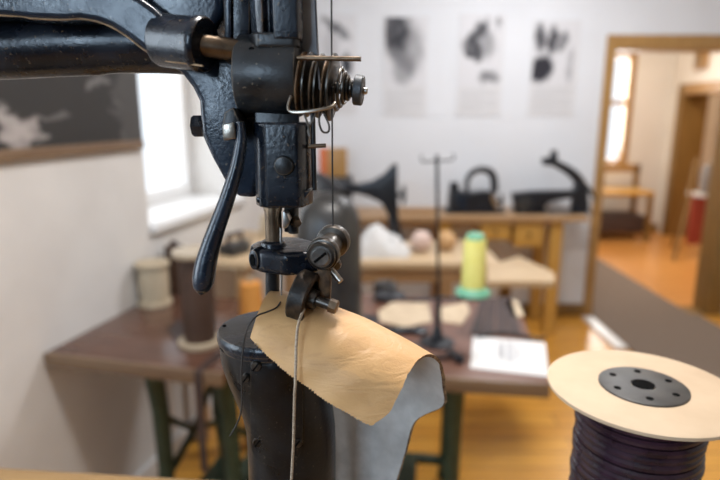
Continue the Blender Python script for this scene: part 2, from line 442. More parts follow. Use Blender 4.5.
# the next room
NX0, NX1, NY0, NY1, NZ = .9, 3.78, YB + .16, 7.0, 2.75
bm = newbm(); xbox(bm, NX0 - .2, 6.4, YB + .08, NY1 + .2, -.1, 0); struct('floor_far', bm, M['floor_far'])
bm = newbm(); xbox(bm, NX0 - .2, 6.4, YB + .2, NY1 + .2, NZ, NZ + .1); struct('ceiling_far', bm, M['ceiling'])
fx0, fx1, fz0, fz1 = 2.42, 3.31, .86, 2.18
bm = newbm(); xbox(bm, NX0 - .2, fx0, NY1, NY1 + .2, 0, NZ); xbox(bm, fx1, 6.4, NY1, NY1 + .2, 0, NZ)
xbox(bm, fx0, fx1, NY1, NY1 + .2, 0, fz0); xbox(bm, fx0, fx1, NY1, NY1 + .2, fz1, NZ); struct('wall_far', bm, M['wall_warm'])
bm = newbm(); xbox(bm, NX0 - .2, NX0, YB + .16, NY1, 0, NZ); struct('wall_far_left', bm, M['wall_warm'])
w = bpy.data.objects.new('window_4', None); C.objects.link(w); w['kind'] = 'structure'; w.location = (3.0, NY1, fz0)
fr = newbm(); xbox(fr, fx0, fx1, NY1 - .02, NY1 + .08, fz0 - .04, fz0 + .05); xbox(fr, fx0, fx1, NY1 - .02, NY1 + .08, fz1 - .07, fz1)
zm = at_y(630, 103, NY1).z
for x0, x1 in ((fx0, fx0 + .07), (fx1 - .08, fx1)): xbox(fr, x0, x1, NY1 - .02, NY1 + .08, fz0 + .05, fz1 - .07)
xbox(fr, fx0 + .07, fx1 - .08, NY1, NY1 + .07, zm - .03, zm + .03)
obj('window_frame', fr, M['oak'], w, .004)
g = newbm(); xbox(g, fx0 + .07, fx1 - .08, NY1 + .038, NY1 + .042, fz0 + .05, zm - .03); obj('window_pane', g, M['glass'], w)
g = newbm(); xbox(g, fx0 + .07, fx1 - .08, NY1 + .038, NY1 + .042, zm + .03, fz1 - .07); obj('window_pane', g, M['glass'], w)
# right wall of the next room, with a low doorway
ey0, ey1, ez = 5.0, 6.78, 1.72
bm = newbm(); xbox(bm, NX1, NX1 + .27, YB + .16, ey0, 0, NZ); xbox(bm, NX1, NX1 + .27, ey1, NY1, 0, NZ); xbox(bm, NX1, NX1 + .27, ey0, ey1, ez, NZ)
struct('wall_far_right', bm, M['wall_warm'])
d = bpy.data.objects.new('door_2', None); C.objects.link(d); d['kind'] = 'structure'; d.location = (NX1, ey1, 0)
bm = newbm(); xbox(bm, NX1 - .02, NX1 + .29, ey1 - .05, ey1 + .06, 0, ez + .08); obj('door_jamb', bm, M['oak_dark_and_shaded'], d, .004)
bm = newbm(); xbox(bm, NX1 - .02, NX1 + .29, ey0 - .06, ey0 + .05, 0, ez + .08); obj('door_jamb', bm, M['oak_dark_and_shaded'], d, .004)
bm = newbm(); xbox(bm, NX1 - .02, NX1 + .29, ey0 + .05, ey1 - .05, ez - .04, ez + .08); obj('door_lintel', bm, M['oak'], d, .004)
bm = newbm(); xbox(bm, 6.2, 6.4, YB + .2, NY1, 0, NZ); struct('wall_beyond', bm, M['wall_yellow'])
bm = newbm(); xbox(bm, NX1 + .27, 6.2, YB + .16, YB + .3, 0, NZ); struct('wall_beyond_near', bm, M['wall_yellow'])
bm = newbm(); xbox(bm, NX0, NX1, NY1 - .02, NY1, 0, .1); struct('baseboard_far', bm, M['oak_dark_and_shaded'])
bm = newbm(); xbox(bm, XR + .2, NX1 + .27, YB, YB + .16, 0, NZ); struct('wall_far_near', bm, M['wall_warm'])

# carpet runner through the doorway
bm = newbm(); xbox(bm, 1.73, 2.44, .6, 5.66, .006, .016)
xbox(bm, 1.70, 1.73, .6, YB - .03, .006, .016); xbox(bm, 2.44, 2.5, .6, YB - .03, .006, .016); xbox(bm, 1.70, 2.5, .6, YB - .03, .0, .006)
xbox(bm, 1.73, 2.44, YB + .2, 5.66, 0, .006)
tag(obj('carpet_runner', bm, M['carpet']), 'long grey brown carpet runner leading through the oak doorway', 'carpet')
bm = newbm(); xbox(bm, 1.615, 1.69, 3.30, 3.86, 0, .02)
tag(obj('floor_strip', bm, M['white_paint'], None, .004), 'white strip lying on the floor along the carpet edge by the doorway', 'strip')

# ------------------------------------------------------------------ foreground workbench
bz = 1.05
dv = Vector((.263, -.024, 0)).normalized(); nv = Vector((-dv.y, dv.x, 0))
be = at_z(0, 467, bz)
def bench_pt(s, t, z): return Vector((be.x, be.y, 0)) + dv * s + nv * t + Vector((0, 0, z))
bench = thing('workbench', 'worn wooden workbench under the black machine and the cord spool', 'workbench', (0, .3, 0))
bm = newbm(); add_prism(bm, [bench_pt(-.35, 0, bz - .035), bench_pt(.98, 0, bz - .035), bench_pt(.98, -.50, bz - .035), bench_pt(-.35, -.50, bz - .035)], (0, 0, .035))
obj('bench_top', bm, M['bench_wood'], bench, .004)
for s in (-.29, .92):
    for t in (-.05, -.45):
        bm = newbm(); p = bench_pt(s, t, 0); add_box(bm, (p.x, p.y, (bz - .035) / 2), (.06, .06, bz - .035)); obj('leg', bm, M['bench_wood'], bench)

# ------------------------------------------------------------------ the black sewing machine in front
mach = thing('sewing_machine', 'large black cast-iron leather sewing machine, in focus in the foreground', 'sewing machine', at_z(285, 620, bz) * 1.0)
mach.location = (at_y(288, 460, Y0).x, Y0, bz)
def m(px, py, Y=Y0): return at_y(px, py, Y)
def front_prism(poly, y0, y1):
    b = newbm(); add_prism(b, [m(x, y, y0) for x, y in poly], (0, y1 - y0, 0)); return b
def mobj(name, b, mat, bevel=0.0, parent=None, segs=2, **kw): return obj(name, b, mat, parent or mach, bevel, segs, **kw)

# arm: lower round arm, upper casting, boss
b = newbm(); cl = spline([m(-200, 50, .338), m(-20, 49.5, .338), m(60, 46, .338), (m(130, 44, .338)), m(180, 45, .336), m(212, 50, .334)], 6)
n = len(cl); add_tube(b, cl, [S(27) + (S(1.5) if k < n * .5 else 0) for k in range(n)], 28)
mobj('arm', b, M['enamel'])
low = [(-200, 10), (0, 14), (30, 17), (60, 18.5), (80, 17.5), (96, 20), (112, 26), (128, 36), (142, 47), (154, 55), (160, 58)]
b = front_prism([(p[0], p[1] + 1) for p in low] + [(168, 40), (166, 18), (152, 6), (139, -3), (120, -16), (-200, -30)], .302, .345)
mobj('upper_arm', b, M['enamel_blue'], S(7), segs=4)
b = newbm(); add_tube(b, spline([m(x, y + 1.2, .3015 + .002) for x, y in low] + [m(172, 62, .300), m(190, 64, .297), m(203, 66, .293)], 3), S(.9), 6)
mobj('pinstripe', b, M['gold'], label='thin gold painted line along the lower edge')
b = newbm(); p0, p1 = m(160, 40, .312), m(206, 45, .304); L = (p1 - p0).length; r = S(22.5)
add_lathe(b, p0, p1 - p0, [(r * .94, 0), (r, L * .06), (r, L * .80), (r * 1.05, L * .84), (r * 1.05, L * .95), (r * .98, L), (r * .5, L)], 36)
mobj('boss', b, M['enamel'])
b = front_prism([(120, -40), (226, -40), (224, 12), (216, 27), (204, 36), (188, 36), (170, 26), (150, 10), (134, -8)], .318, .372)
mobj('arm_dome', b, M['enamel_blue'], S(9), segs=4)
b = newbm(); add_cyl(b, m(196, 44.5, .304), m(243, 51, .308), S(9.5), seg=24)
mobj('shaft', b, M['bronze'], label='brown worn brass shaft')
# head castings
b = front_prism([(166, 62), (182, 74), (192, 87), (199, 101), (200, 117), (202, 136), (212, 158), (228, 187), (238, 197), (256, 198), (262, 150), (262, 40), (222, 40), (205, 62)], .318, .352)
mobj('head_casting', b, M['enamel_blue'], S(6), segs=3)
b = front_prism([(222, -40), (250, -40), (250, 60), (238, 66), (224, 62)], .312, .352); mobj('side_column', b, M['enamel'], S(3))
b = newbm()
for x0, x1 in ((225, 231), ): add_prism(b, [m(x0, -40, .309), m(x1, -40, .309), m(x1, 40, .309), m(x0, 40, .309)], (0, .006, 0))
mobj('guide_rail', b, M['enamel_blue'], S(1.5))
# head column (in plan with ridges)
def plan_prism(name, plan, pyt, pyb, mat, bevel, segs=2, parent=None):
    b = newbm(); zt = m(280, pyt).z; zb = m(280, pyb).z
    add_prism(b, [Vector((m(px, (pyt + pyb) / 2, Y).x, Y, zb)) for px, Y in plan], (0, 0, zt - zb))
    return mobj(name, b, mat, bevel, parent, segs)
plan_prism('head_column', [(252, .345), (250, .310), (255, .301), (262, .299), (266, .304), (270, .304), (273, .298), (297, .298), (302, .304), (303, .345)], -40, 44, M['enamel'], S(2.2), 3)
b = newbm(); p0, p1 = m(241, 76, .318), m(302, 77, .316); L = (p1 - p0).length; r = S(36)
add_lathe(b, p0, p1 - p0, [(r * .90, 0), (r * .98, L * .025), (r, L * .06), (r, L * .93), (r * .98, L * .97), (r * .9, L)], 48)
mobj('head_barrel', b, M['enamel_worn'])
b = newbm(); add_cyl(b, m(252, 52, .300) + Vector((0, .0015, .001)), m(252, 52, .300) + Vector((0, -.0005, .001)), S(2.6), seg=12); mobj('oil_hole', b, M['hole'])
# collar on top of barrel
plan_prism('barrel_shoulder', [(249, .340), (247, .312), (252, .302), (258, .299), (295, .299), (300, .303), (300, .340)], 37, 52, M['enamel_worn'], S(3), 3)
plan_prism('inner_head', [(256, .345), (256, .308), (300, .308), (300, .345)], 104, 190, M['enamel_dark'], S(2))
fp = plan_prism('face_plate', [(256, .345), (254.5, .304), (258, .297), (266, .294), (298, .294), (303, .297), (312, .309), (313, .345)], 122, 201, M['enamel'], S(2.4), 3)
b = front_prism([(255, 198), (312, 190), (305, 199), (297, 204), (262, 205), (257, 203)], .298, .342); mobj('face_plate_lip', b, M['enamel'], S(1.5))
b = newbm(); add_lathe(b, m(284, 165.5, .2945), (0, -1, 0), [(S(8.6), -.001), (S(8.6), .0022), (S(7.6), .0036), (S(4), .0041), (0, .0042)], 28); mobj('face_plate_screw', b, M['enamel_worn'])
b = newbm(); add_lathe(b, m(204, 126, .330), (-1, 0, 0), [(S(11.5), 0), (S(11.5), S(8)), (S(9), S(11)), (0, S(11.5))], 6); mobj('side_bolt', b, M['enamel'])
# lifting lever
b = front_prism([(224, 112), (233, 107), (239, 120), (238, 139), (224, 139), (222, 126)], .294, .318); mobj('lever_bracket', b, M['enamel_worn'], S(2.5))
b = front_prism([(221.5, 124), (234, 122), (236, 139), (223, 141)], .289, .296); mobj('lever_nut', b, M['nickel'], S(1.8), label='pale worn nut')
lv = newbm()
pts = [(240, 122), (241.5, 136), (240, 150), (236.5, 168), (231, 187), (224, 208), (216, 230), (209.5, 250), (205.5, 266), (203.5, 279), (202, 288), (201.3, 292.5), (201.2, 294)]
rad = [5, 6.5, 7.3, 8.0, 8.8, 9.6, 10.6, 12.0, 13.2, 13.4, 10.5, 6, 1.5]
sp = spline([Vector((x, y, 0)) for x, y in pts], 4); rs = spline([Vector((q, 0, 0)) for q in rad], 4)
add_tube(lv, [m(q.x, q.y, .287 + .006 * (1 - i / len(sp))) for i, q in enumerate(sp)], [S(r_.x, .287) for r_ in rs], 24, 0.8)
mobj('lifting_lever', lv, M['enamel_blue'])
# bars below the head
b = newbm(); z_ = [(198, 8.2), (207, 8.2), (207.2, 9.0), (210.5, 9.0), (210.7, 8.2), (248, 8.2)]
pt = m(272.5, 198); add_lathe(b, pt, (0, 0, -1), [(S(r_), pt.z - m(272.5, y_).z) for y_, r_ in z_], 28); mobj('needle_bar', b, M['bronze'], label='smooth brown steel bar')
b = newbm(); add_cyl(b, m(291.5, 196, .322), m(291.5, 231, .322), S(7)); add_cyl(b, m(293.5, 226, .322), m(293.5, 233, .322), S(5)); mobj('presser_bar', b, M['enamel_dark'])
b = front_prism([(283, 211), (287, 214), (290, 221), (287, 228), (283, 229)], .306, .316); mobj('needle_clamp', b, M['steel'], S(1), label='shiny bluish steel clamp')
b = newbm(); add_lathe(b, m(294.5, 221, .318), (.5, -1, -.1), [(S(5), 0), (S(5.4), .003), (S(4), .0055), (0, .006)], 6); mobj('clamp_screw', b, M['bronze'])
b = newbm(); add_cyl(b, m(281, 228, .316), m(281, 243, .316), S(1.3), seg=10); mobj('needle_shank', b, M['steel'])
b = newbm(); add_cyl(b, m(272.5, 262, .32), m(272.5, 296, .322), S(7)); mobj('lower_bar', b, M['enamel_dark'])
b = newbm(); add_cyl(b, m(281.5, 264, .310), m(281.5, 301, .310), S(1.6), S(.6), seg=10); mobj('needle', b, M['steel'], label='thin steel needle')
# right side rods and steel plate
b = newbm(); add_tube(b, [m(312.5, 104, .306), m(313.5, 150, .306), m(314.5, 190, .306)], S(2.3), 10); mobj('guide_rod', b, M['enamel_dark'])
b = newbm(); add_cyl(b, m(308, 146.5, .303), m(326, 145.5, .303), S(1.9), seg=12); mobj('thread_pin', b, M['bronze'])
b = front_prism([(301, -40), (315, -40), (317, 20), (319, 57), (301, 60)], .316, .321); mobj('steel_plate', b, M['steel_plate'], S(.8), label='flat grey steel plate')
# tension unit, axis to the right
ten = newbm(); pA = m(301, 84, .312); pB = m(366, 91, .307); ax = (pB - pA).normalized(); L = (pB - pA).length
def tlathe(b, prof, seg=40): add_lathe(b, pA, ax, [(S(r_), S(h)) for r_, h in prof], seg)
tlathe(ten, [(9, -4), (9, 8), (5, 8.2), (5, 50), (3, 52), (2.5, 58)]); tp = mobj('tension_post', ten, M['steel_dark'])
for h, r_, mt in ((3, 28, 'rust'), (8.5, 28.5, 'steel_dark'), (14, 24, 'rust'), (19, 28, 'steel_dark'), (24.5, 24, 'rust'), (30, 29.5, 'steel_dark')):
    b = newbm(); tlathe(b, [(r_ * .3, h - 1.2), (r_ * .8, h - 1.3), (r_ * .97, h - 2.0), (r_, h - 1.6), (r_, h - .4), (r_ * .97, h + .2), (r_ * .8, h + 1.3), (r_ * .3, h + 1.2)])
    mobj('tension_disc', b, M[mt])
b = newbm(); a_, u_, w_ = basis(ax); hp = []; hr = []
for i in range(110):
    t = i / 109; ang = t * 2 * PI * 4.2
    r_ = S(20) * (1 - t) + S(6) * t
    hp.append(pA + ax * S(33.5 + 13 * t) + (u_ * math.cos(ang) + w_ * math.sin(ang)) * r_)
add_tube(b, hp, S(1.5), 8); mobj('tension_spring', b, M['steel_dark'])
b = newbm(); prof = []
tlathe(b, [(3.5, 47.5), (8, 47.8), (12.4, 48.7), (13.2, 49.5), (13.2, 55.5), (12.4, 56.5), (4, 56.5)], 40); mobj('thumb_nut', b, M['nut_grey'], label='grey round nut')
b = newbm(); tlathe(b, [(3, 56), (3, 59.5), (2, 60.5), (0, 60.6)], 16); mobj('screw_tip', b, M['steel'])
b = newbm(); add_cyl(b, m(297, 58, .300), m(361, 59, .296), S(2.1), seg=14); mobj('guide_bar', b, M['bronze'], label='slim brown rod above the discs')
def wire(name, pts, r, mat, parent=mach, n=6):
    b = newbm(); add_tube(b, spline([m(*p) for p in pts], n), r, 8); return obj(name, b, mat, parent)
wire('wire_hook', [(291, 96, .297), (288, 108, .295), (292, 112, .294), (304, 112, .293), (318, 110, .293), (331, 107, .294), (335, 103, .297)], S(1.5), M['nickel'])
wire('check_spring', [(303, 111, .294), (307, 122, .293), (311, 137, .293), (308, 131, .294), (313, 120, .295), (317, 110, .296)], S(.9), M['steel_dark'])
wire('check_spring', [(322, 108, .295), (319, 120, .293), (322, 131, .293), (328, 132, .293), (329, 125, .294), (324, 113, .296), (325, 106, .297)], S(.9), M['steel_dark'])
# presser foot
zt = m(280, 246).z; zb = m(280, 267, .305).z
plan = []
for a in range(0, 181, 20):
    an = PI / 2 + math.radians(a); plan.append((269 + 19 * math.cos(an), .322 + S(27) * math.sin(an)))
plan += [(285, .301), (300, .303), (310, .305), (319, .308), (321, .318), (316, .334), (300, .346), (284, .349)]
plan_prism('foot_bracket', plan, 246, 268, M['enamel'], S(6.5), 4)
b = newbm(); pt = m(272.5, 240); add_lathe(b, pt, (0, 0, -1), [(S(9), 0), (S(12), S(1.5)), (S(13), S(4)), (S(13), S(12))], 32); mobj('bar_collar', b, M['enamel'])
b = newbm(); add_lathe(b, m(263, 257, .316), (-.55, -.83, 0), [(S(11.5), 0), (S(11.5), .004), (S(9.5), .008), (S(6), .0085)], 28, .62); mobj('clamp_lug', b, M['enamel'])
b = newbm(); add_lathe(b, m(263, 257, .316) + Vector((-.55, -.83, 0)) * .0084, (-.55, -.83, 0), [(S(6), 0), (S(6), .0006)], 20, .5); mobj('lug_hole', b, M['hole'])
b = newbm(); add_cyl(b, m(288, 251.5, .318) + Vector((0, 0, .0008)), m(288, 251.5, .318) - Vector((0, 0, .001)), S(2.2), seg=10); mobj('foot_oil_hole', b, M['hole'])
p0, p1 = m(321, 256.5, .292), m(335, 239, .324); ax2 = p1 - p0; L = ax2.length
b = newbm(); add_lathe(b, p0, ax2, [(S(11), 0), (S(12.5), L * .0), (S(13.2), L * .02), (S(13.2), L * .05), (S(12.4), L * .06), (S(14.6), L * .07), (S(15.2), L * .10), (S(15.2), L * .22), (S(13.5), L * .26), (S(11), L * .30), (S(11.5), L * .50), (S(11), L * .72), (S(15.5), L * .76), (S(16.5), L * .82), (S(16.5), L * .93), (S(14), L)], 36)
rol = mobj('roller_guide', b, M['steel_dark'])
b = newbm(); add_lathe(b, p0, -ax2, [(S(10), -.001), (S(10), .0006), (S(8.4), .0007), (S(8.4), .0014), (S(7.6), .0018), (0, .0019)], 28); mobj('roller_screw', b, M['steel_screw'], label='round screw with a slot')
b = newbm(); nax = -ax2.normalized(); c = p0 + nax * .0019; sl = Vector((.75, .1, .62)).normalized(); sl = (sl - nax * sl.dot(nax)).normalized(); ot = nax.cross(sl)
add_prism(b, [c + sl * S(7.2) + ot * S(1.2), c + sl * S(7.2) - ot * S(1.2), c - sl * S(7.2) - ot * S(1.2), c - sl * S(7.2) + ot * S(1.2)], nax * .0003); mobj('screw_slot', b, M['hole'])
b = front_prism([(317, 262), (330, 262), (331, 280), (330, 305), (320, 306), (318, 290)], .299, .310); mobj('roller_bracket', b, M['rust'], S(1.5))
wa = Vector((.94, -.24, -.25)).normalized(); wc = m(303.5, 296, .297)
b = newbm(); t_ = S(16.5); R_ = S(24)
add_lathe(b, wc - wa * t_ / 2, wa, [(R_ * .4, .0006), (R_ * .72, 0), (R_ * .93, 0), (R_, t_ * .1), (R_, t_ * .9), (R_ * .93, t_), (R_ * .75, t_), (R_ * .68, t_ * .8), (R_ * .4, t_ * .8)], 48); mobj('roller_foot', b, M['wheel_iron'], label='dark steel pressing wheel')
b = newbm(); add_cyl(b, wc, wc + wa * S(26), S(5), seg=20); add_cyl(b, wc, wc + wa * S(13), S(11), S(9), seg=24); mobj('roller_axle', b, M['steel_dark'])
b = newbm(); add_lathe(b, wc + wa * S(26), wa, [(S(6.5), 0), (S(6.5), S(7)), (S(5), S(8))], 6); mobj('axle_nut', b, M['bronze'])
b = newbm(); add_cyl(b, m(330, 268, .303), m(341, 282, .299), S(3.1), seg=14); mobj('locating_pin', b, M['nickel'], .0005)
b = newbm(); add_lathe(b, m(334, 262, .312), (.3, -1, -.2), [(S(6), 0), (S(6), .004), (S(4), .006)], 12); mobj('foot_screw', b, M['steel_dark'])

# post
def sec(py, cx, rx, ry, n=44):
    z = m(cx, py).z; c = m(cx, py).x
    return [Vector((c + S(rx) * math.cos(2 * PI * k / n), Y0 + S(ry) * math.sin(2 * PI * k / n), z)) for k in range(n)]
psec = [(341, 271, 53.5, 50), (352, 271.5, 53, 50), (364, 273, 52, 49), (376, 276, 51, 48), (388, 279.5, 49.5, 47), (400, 283, 48, 46), (412, 286.5, 47, 45), (426, 289, 46.5, 44), (445, 290, 46.5, 44), (480, 290.5, 46.5, 44), (560, 291, 47, 44), (640, 291, 47, 44), (720, 291, 52, 50)]
psec = [(a, b_ + 2, c_, d_) for a, b_, c_, d_ in psec]
b = newbm(); rings = [sec(*q) for q in psec]
zend = bz + .016
for p in rings[-1]: p.z = zend
rings = [r_ for r_ in rings[:-1] if r_[0].z > zend + .004] + [rings[-1]]
add_loft(b, rings); mobj('post', b, M['enamel_dark'])
b = newbm(); ptop = m(273, 327).z; pbot = m(273, 340).z; pcx = m(273, 330).x
hh = ptop - pbot
add_lathe(b, (pcx, Y0, ptop - hh), (0, 0, 1), [(S(52), -.0006), (S(52.5), hh * .25), (S(55), hh * .32), (S(55.5), hh * .6), (S(55), hh * .85), (S(53.5), hh), (S(20), hh), (0, hh)], 56); mobj('post_cap', b, M['enamel'])
b = newbm(); pb_ = m(224, 318, .322); add_cyl(b, Vector((pb_.x, .322, ptop - .0005)), Vector((pb_.x, .322, ptop + .0004)), S(2), seg=10); mobj('cap_hole', b, M['hole'])
b = newbm(); xc = m(290, 460).x; add_box(b, (xc, Y0, bz + .009), (.16, .12, .018)); add_box(b, (xc - .19, Y0 + .01, bz + .009), (.30, .09, .018)); mobj('base_plate', b, M['enamel_dark'], .003)
ca = m(-195, 50, .338); b = newbm(); xcol = ca.x - .0
add_loft(b, [[Vector((xcol + rx_ * math.cos(2 * PI * k / 24), .338 + ry_ * math.sin(2 * PI * k / 24), z)) for k in range(24)] for z, rx_, ry_ in ((bz + .014, .05, .045), (bz + .08, .035, .034), (bz + .25, .030, .030), (ca.z + .01, .032, .030), (ca.z + .04, .028, .026), (ca.z + .05, .012, .012))])
mobj('column', b, M['enamel'])
def post_front(px, py):
    for (a, b2) in zip(psec, psec[1:]):
        if a[0] <= py <= b2[0]:
            t = (py - a[0]) / (b2[0] - a[0]); cx = a[1] + (b2[1] - a[1]) * t; rx = a[2] + (b2[2] - a[2]) * t; ry = a[3] + (b2[3] - a[3]) * t
            q = max(0, 1 - ((px - cx) / rx) ** 2)
            return Vector((m(px, py).x, Y0 - S(ry) * math.sqrt(q), m(px, py).z))
    return m(px, py, Y0 - S(44))
def on_post(px, py):             # where the view ray meets the post surface
    P = m(px, py)
    Y = Y0 - S(40)
    for _ in range(8):
        P = m(px, py, Y); e = None
        q = post_front_world(P.x, P.z); Y = q
    return m(px, py, Y)
def post_front_world(x, z):
    for (a, b2) in zip(psec, psec[1:]):
        za, zb2 = m(a[1], a[0]).z, m(b2[1], b2[0]).z
        if za >= z >= zb2:
            t = (za - z) / (za - zb2)
            cx = m(a[1], a[0]).x * (1 - t) + m(b2[1], b2[0]).x * t; rx = S(a[2] + (b2[2] - a[2]) * t); ry = S(a[3] + (b2[3] - a[3]) * t)
            q = max(0.02, 1 - ((x - cx) / rx) ** 2)
            return Y0 - ry * math.sqrt(q)
    return Y0 - S(47)
b = newbm(); rows = []
NC = 14
for i in range(27):
    py = 346 + (467 - 346) * i / 26
    h = 26.0 if py < 441 else 26.0 * math.sqrt(max(0.0, 1 - ((py - 441) / 26.2) ** 2))
    cx = 277
    rows.append([on_post(cx - h + 2 * h * k / NC, py) for k in range(NC + 1)])
R1 = [[b.verts.new(p + Vector((0, -.0016, 0))) for p in r_] for r_ in rows]; R2 = [[b.verts.new(p + Vector((0, .001, 0))) for p in r_] for r_ in rows]
for i in range(26):
    for k in range(NC):
        b.faces.new((R1[i][k], R1[i][k + 1], R1[i + 1][k + 1], R1[i + 1][k])); b.faces.new((R2[i][k], R2[i + 1][k], R2[i + 1][k + 1], R2[i][k + 1]))
    b.faces.new((R1[i][0], R1[i + 1][0], R2[i + 1][0], R2[i][0])); b.faces.new((R1[i][NC], R2[i][NC], R2[i + 1][NC], R1[i + 1][NC]))
for k in range(NC):
    b.faces.new((R1[0][k], R2[0][k], R2[0][k + 1], R1[0][k + 1])); b.faces.new((R1[26][k], R1[26][k + 1], R2[26][k + 1], R2[26][k]))
mobj('cover_plate', b, M['enamel_dark'])
for (px, py, r_) in ((257, 365, 5.5), (258.5, 441, 5.2), (297, 441.5, 5.2), (247, 377, 4.5)):
    c = on_post(px, py); nrm = Vector(((c.x - m(284, py).x) * 8, -1, 0)).normalized()
    b = newbm(); add_lathe(b, c, nrm, [(S(r_), -.001), (S(r_), .0016), (S(r_ * .8), .0026), (0, .0028)], 20); s1 = mobj('cover_screw', b, M['steel_dark'])
    q = c + nrm * .0027; sl = Vector((.6, 0, .8)); sl = (sl - nrm * sl.dot(nrm)).normalized(); ot = nrm.cross(sl)
    b = newbm(); add_prism(b, [q + sl * S(r_ * .85) + ot * S(.8), q + sl * S(r_ * .85) - ot * S(.8), q - sl * S(r_ * .85) - ot * S(.8), q - sl * S(r_ * .85) + ot * S(.8)], nrm * .0003)
    obj('screw_slot', b, M['hole'], s1)

# ------------------------------------------------------------------ leather draped over the post
Lc = [(250, 338, .283), (252, 331, .2835), (255.5, 320, .286), (259.5, 309, .292), (264, 299, .301), (269, 292, .313), (275, 290, .327), (283, 293, .343), (288, 312, .356), (293, 345, .360), (300, 395, .361), (308, 440, .361), (315, 495, .361)]
Mc = [(303, 385, .270), (311, 372, .2705), (320, 357, .273), (329, 340, .279), (337, 325, .289), (344, 314, .303), (350, 311.5, .320), (356, 318, .337), (362, 340, .350), (364, 375, .357), (362, 405, .360), (357, 445, .362), (352, 495, .363)]
Rc = [(371, 426, .262), (389, 413, .2625), (401, 390, .265), (408, 374, .271), (417, 361, .281), (428, 354.5, .295), (437, 357, .310), (443, 367, .322), (445.5, 385, .330), (445, 405, .338), (417, 421, .345), (407, 452, .350), (393, 497, .354)]
NV, NU = 6, 96
cols = [spline([Vector(p) for p in cc], NV) for cc in (Lc, Mc, Rc)]
nv_ = len(cols[0])
def leather_pt(u, j):
    a, b2, c = cols[0][j], cols[1][j], cols[2][j]
    q = a * ((u - .5) * (u - 1) * 2) + b2 * (-4 * u * (u - 1)) + c * (2 * u * (u - .5))
    return q
grid = []
for j in range(nv_):
    row = []
    for i in range(NU + 1):
        u = i / NU; q = leather_pt(u, j)
        P = at_y(q.x, q.y, q.z)
        wv = .0006 * math.sin(9 * u + j * .13) + .0005 * math.sin(21 * u - j * .21)
        P.y -= wv * math.sin(PI * u)
        row.append(P)
    grid.append(row)
# serrate the lower front edge a little
for i in range(NU + 1):
    d_ = (grid[0][i] - grid[1][i]).normalized(); grid[0][i] += d_ * ((.00035 if i % 2 else -.00035) + random.uniform(-.0003, .0003)) * (1 if i > 3 else .3)
for j in range(nv_):
    d_ = (grid[j][NU] - grid[j][NU - 1]).normalized(); grid[j][NU] += d_ * random.uniform(-.0003, .0003)
def gnorm(j, i):
    a = grid[min(j + 1, nv_ - 1)][i] - grid[max(j - 1, 0)][i]; c = grid[j][min(i + 1, NU)] - grid[j][max(i - 1, 0)]
    return c.cross(a).normalized()
b = newbm()
TH_L = .0019
O = [[b.verts.new(grid[j][i]) for i in range(NU + 1)] for j in range(nv_)]
sgn = 1 if gnorm(5, NU // 2).y < 0 else -1
I = [[b.verts.new(grid[j][i] - gnorm(j, i) * sgn * TH_L) for i in range(NU + 1)] for j in range(nv_)]
for j in range(nv_):
    w_ = max(0.0, min(1.0, (j - 6.6 * NV) / (1.6 * NV)))
    if w_ > 0: I[j][NU].co += (grid[j][NU - 4] - grid[j][NU]).normalized() * .0050 * w_
def fq(vs, mi):
    f = b.faces.new(vs); f.material_index = mi; f.smooth = True
for j in range(nv_ - 1):
    for i in range(NU):
        fq((O[j][i], O[j][i + 1], O[j + 1][i + 1], O[j + 1][i]), 0); fq((I[j][i], I[j + 1][i], I[j + 1][i + 1], I[j][i + 1]), 1)
    fq((O[j][0], O[j + 1][0], I[j + 1][0], I[j][0]), 2); fq((O[j][NU], I[j][NU], I[j + 1][NU], O[j + 1][NU]), 2)
for i in range(NU):
    fq((O[0][i], I[0][i], I[0][i + 1], O[0][i + 1]), 2); fq((O[-1][i], O[-1][i + 1], I[-1][i + 1], I[-1][i]), 2)
bmesh.ops.recalc_face_normals(b, faces=b.faces)
for e in b.edges:
    if len(e.link_faces) == 2 and e.calc_face_angle(0) > .9: e.smooth = False
leather = obj('leather_piece', b, [M['leather'], M['suede'], M['leather_edge']], None, fin=False)
tag(leather, 'tan leather piece with grey suede inside, folded over the machine post', 'leather')

# threads
def thread(label, pts, r, mat, n=6):
    b = newbm(); add_tube(b, spline([m(*p) for p in pts], n), r, 8); return tag(obj('thread', b, mat), label, 'thread')
thread('dark thread hanging straight from the top edge down to the roller guide', [(331.5, -30, .300), (331.5, 20, .300), (332, 100, .300), (332.5, 180, .300), (333, 226, .300)], S(.75), M['thread_dark'])
thread('grey thread along the steel plate down to the tension discs', [(314, -30, .312), (316.5, 25, .310), (318, 60, .300), (320, 90, .2905)], S(.75), M['thread_grey'])
thread('pale waxed thread hanging from under the pressing wheel past the screws', [(304, 309, .286), (301, 316, .282), (298, 326, .276), (296.5, 340, .273), (296, 350, .2705), (296, 360, .269), (295.6, 372, .2665), (295.3, 384, .2655), (294.5, 400, .267), (293.5, 440, .272), (292, 470, .275), (290.5, 500, .276), (289, 560, .278), (287, 640, .279)], S(1.35), M['thread_white'])
thread('dark thread curving from the needle over the leather edge, its loose end hanging left', [(282, 299, .307), (277, 307, .292), (268, 311.5, .287), (257, 316, .282), (248, 327, .278), (243.5, 345, .279), (241.5, 370, .279), (242, 395, .281), (241, 412, .283), (236, 426, .284), (230, 436, .285)], S(.8), M['thread_dark'])

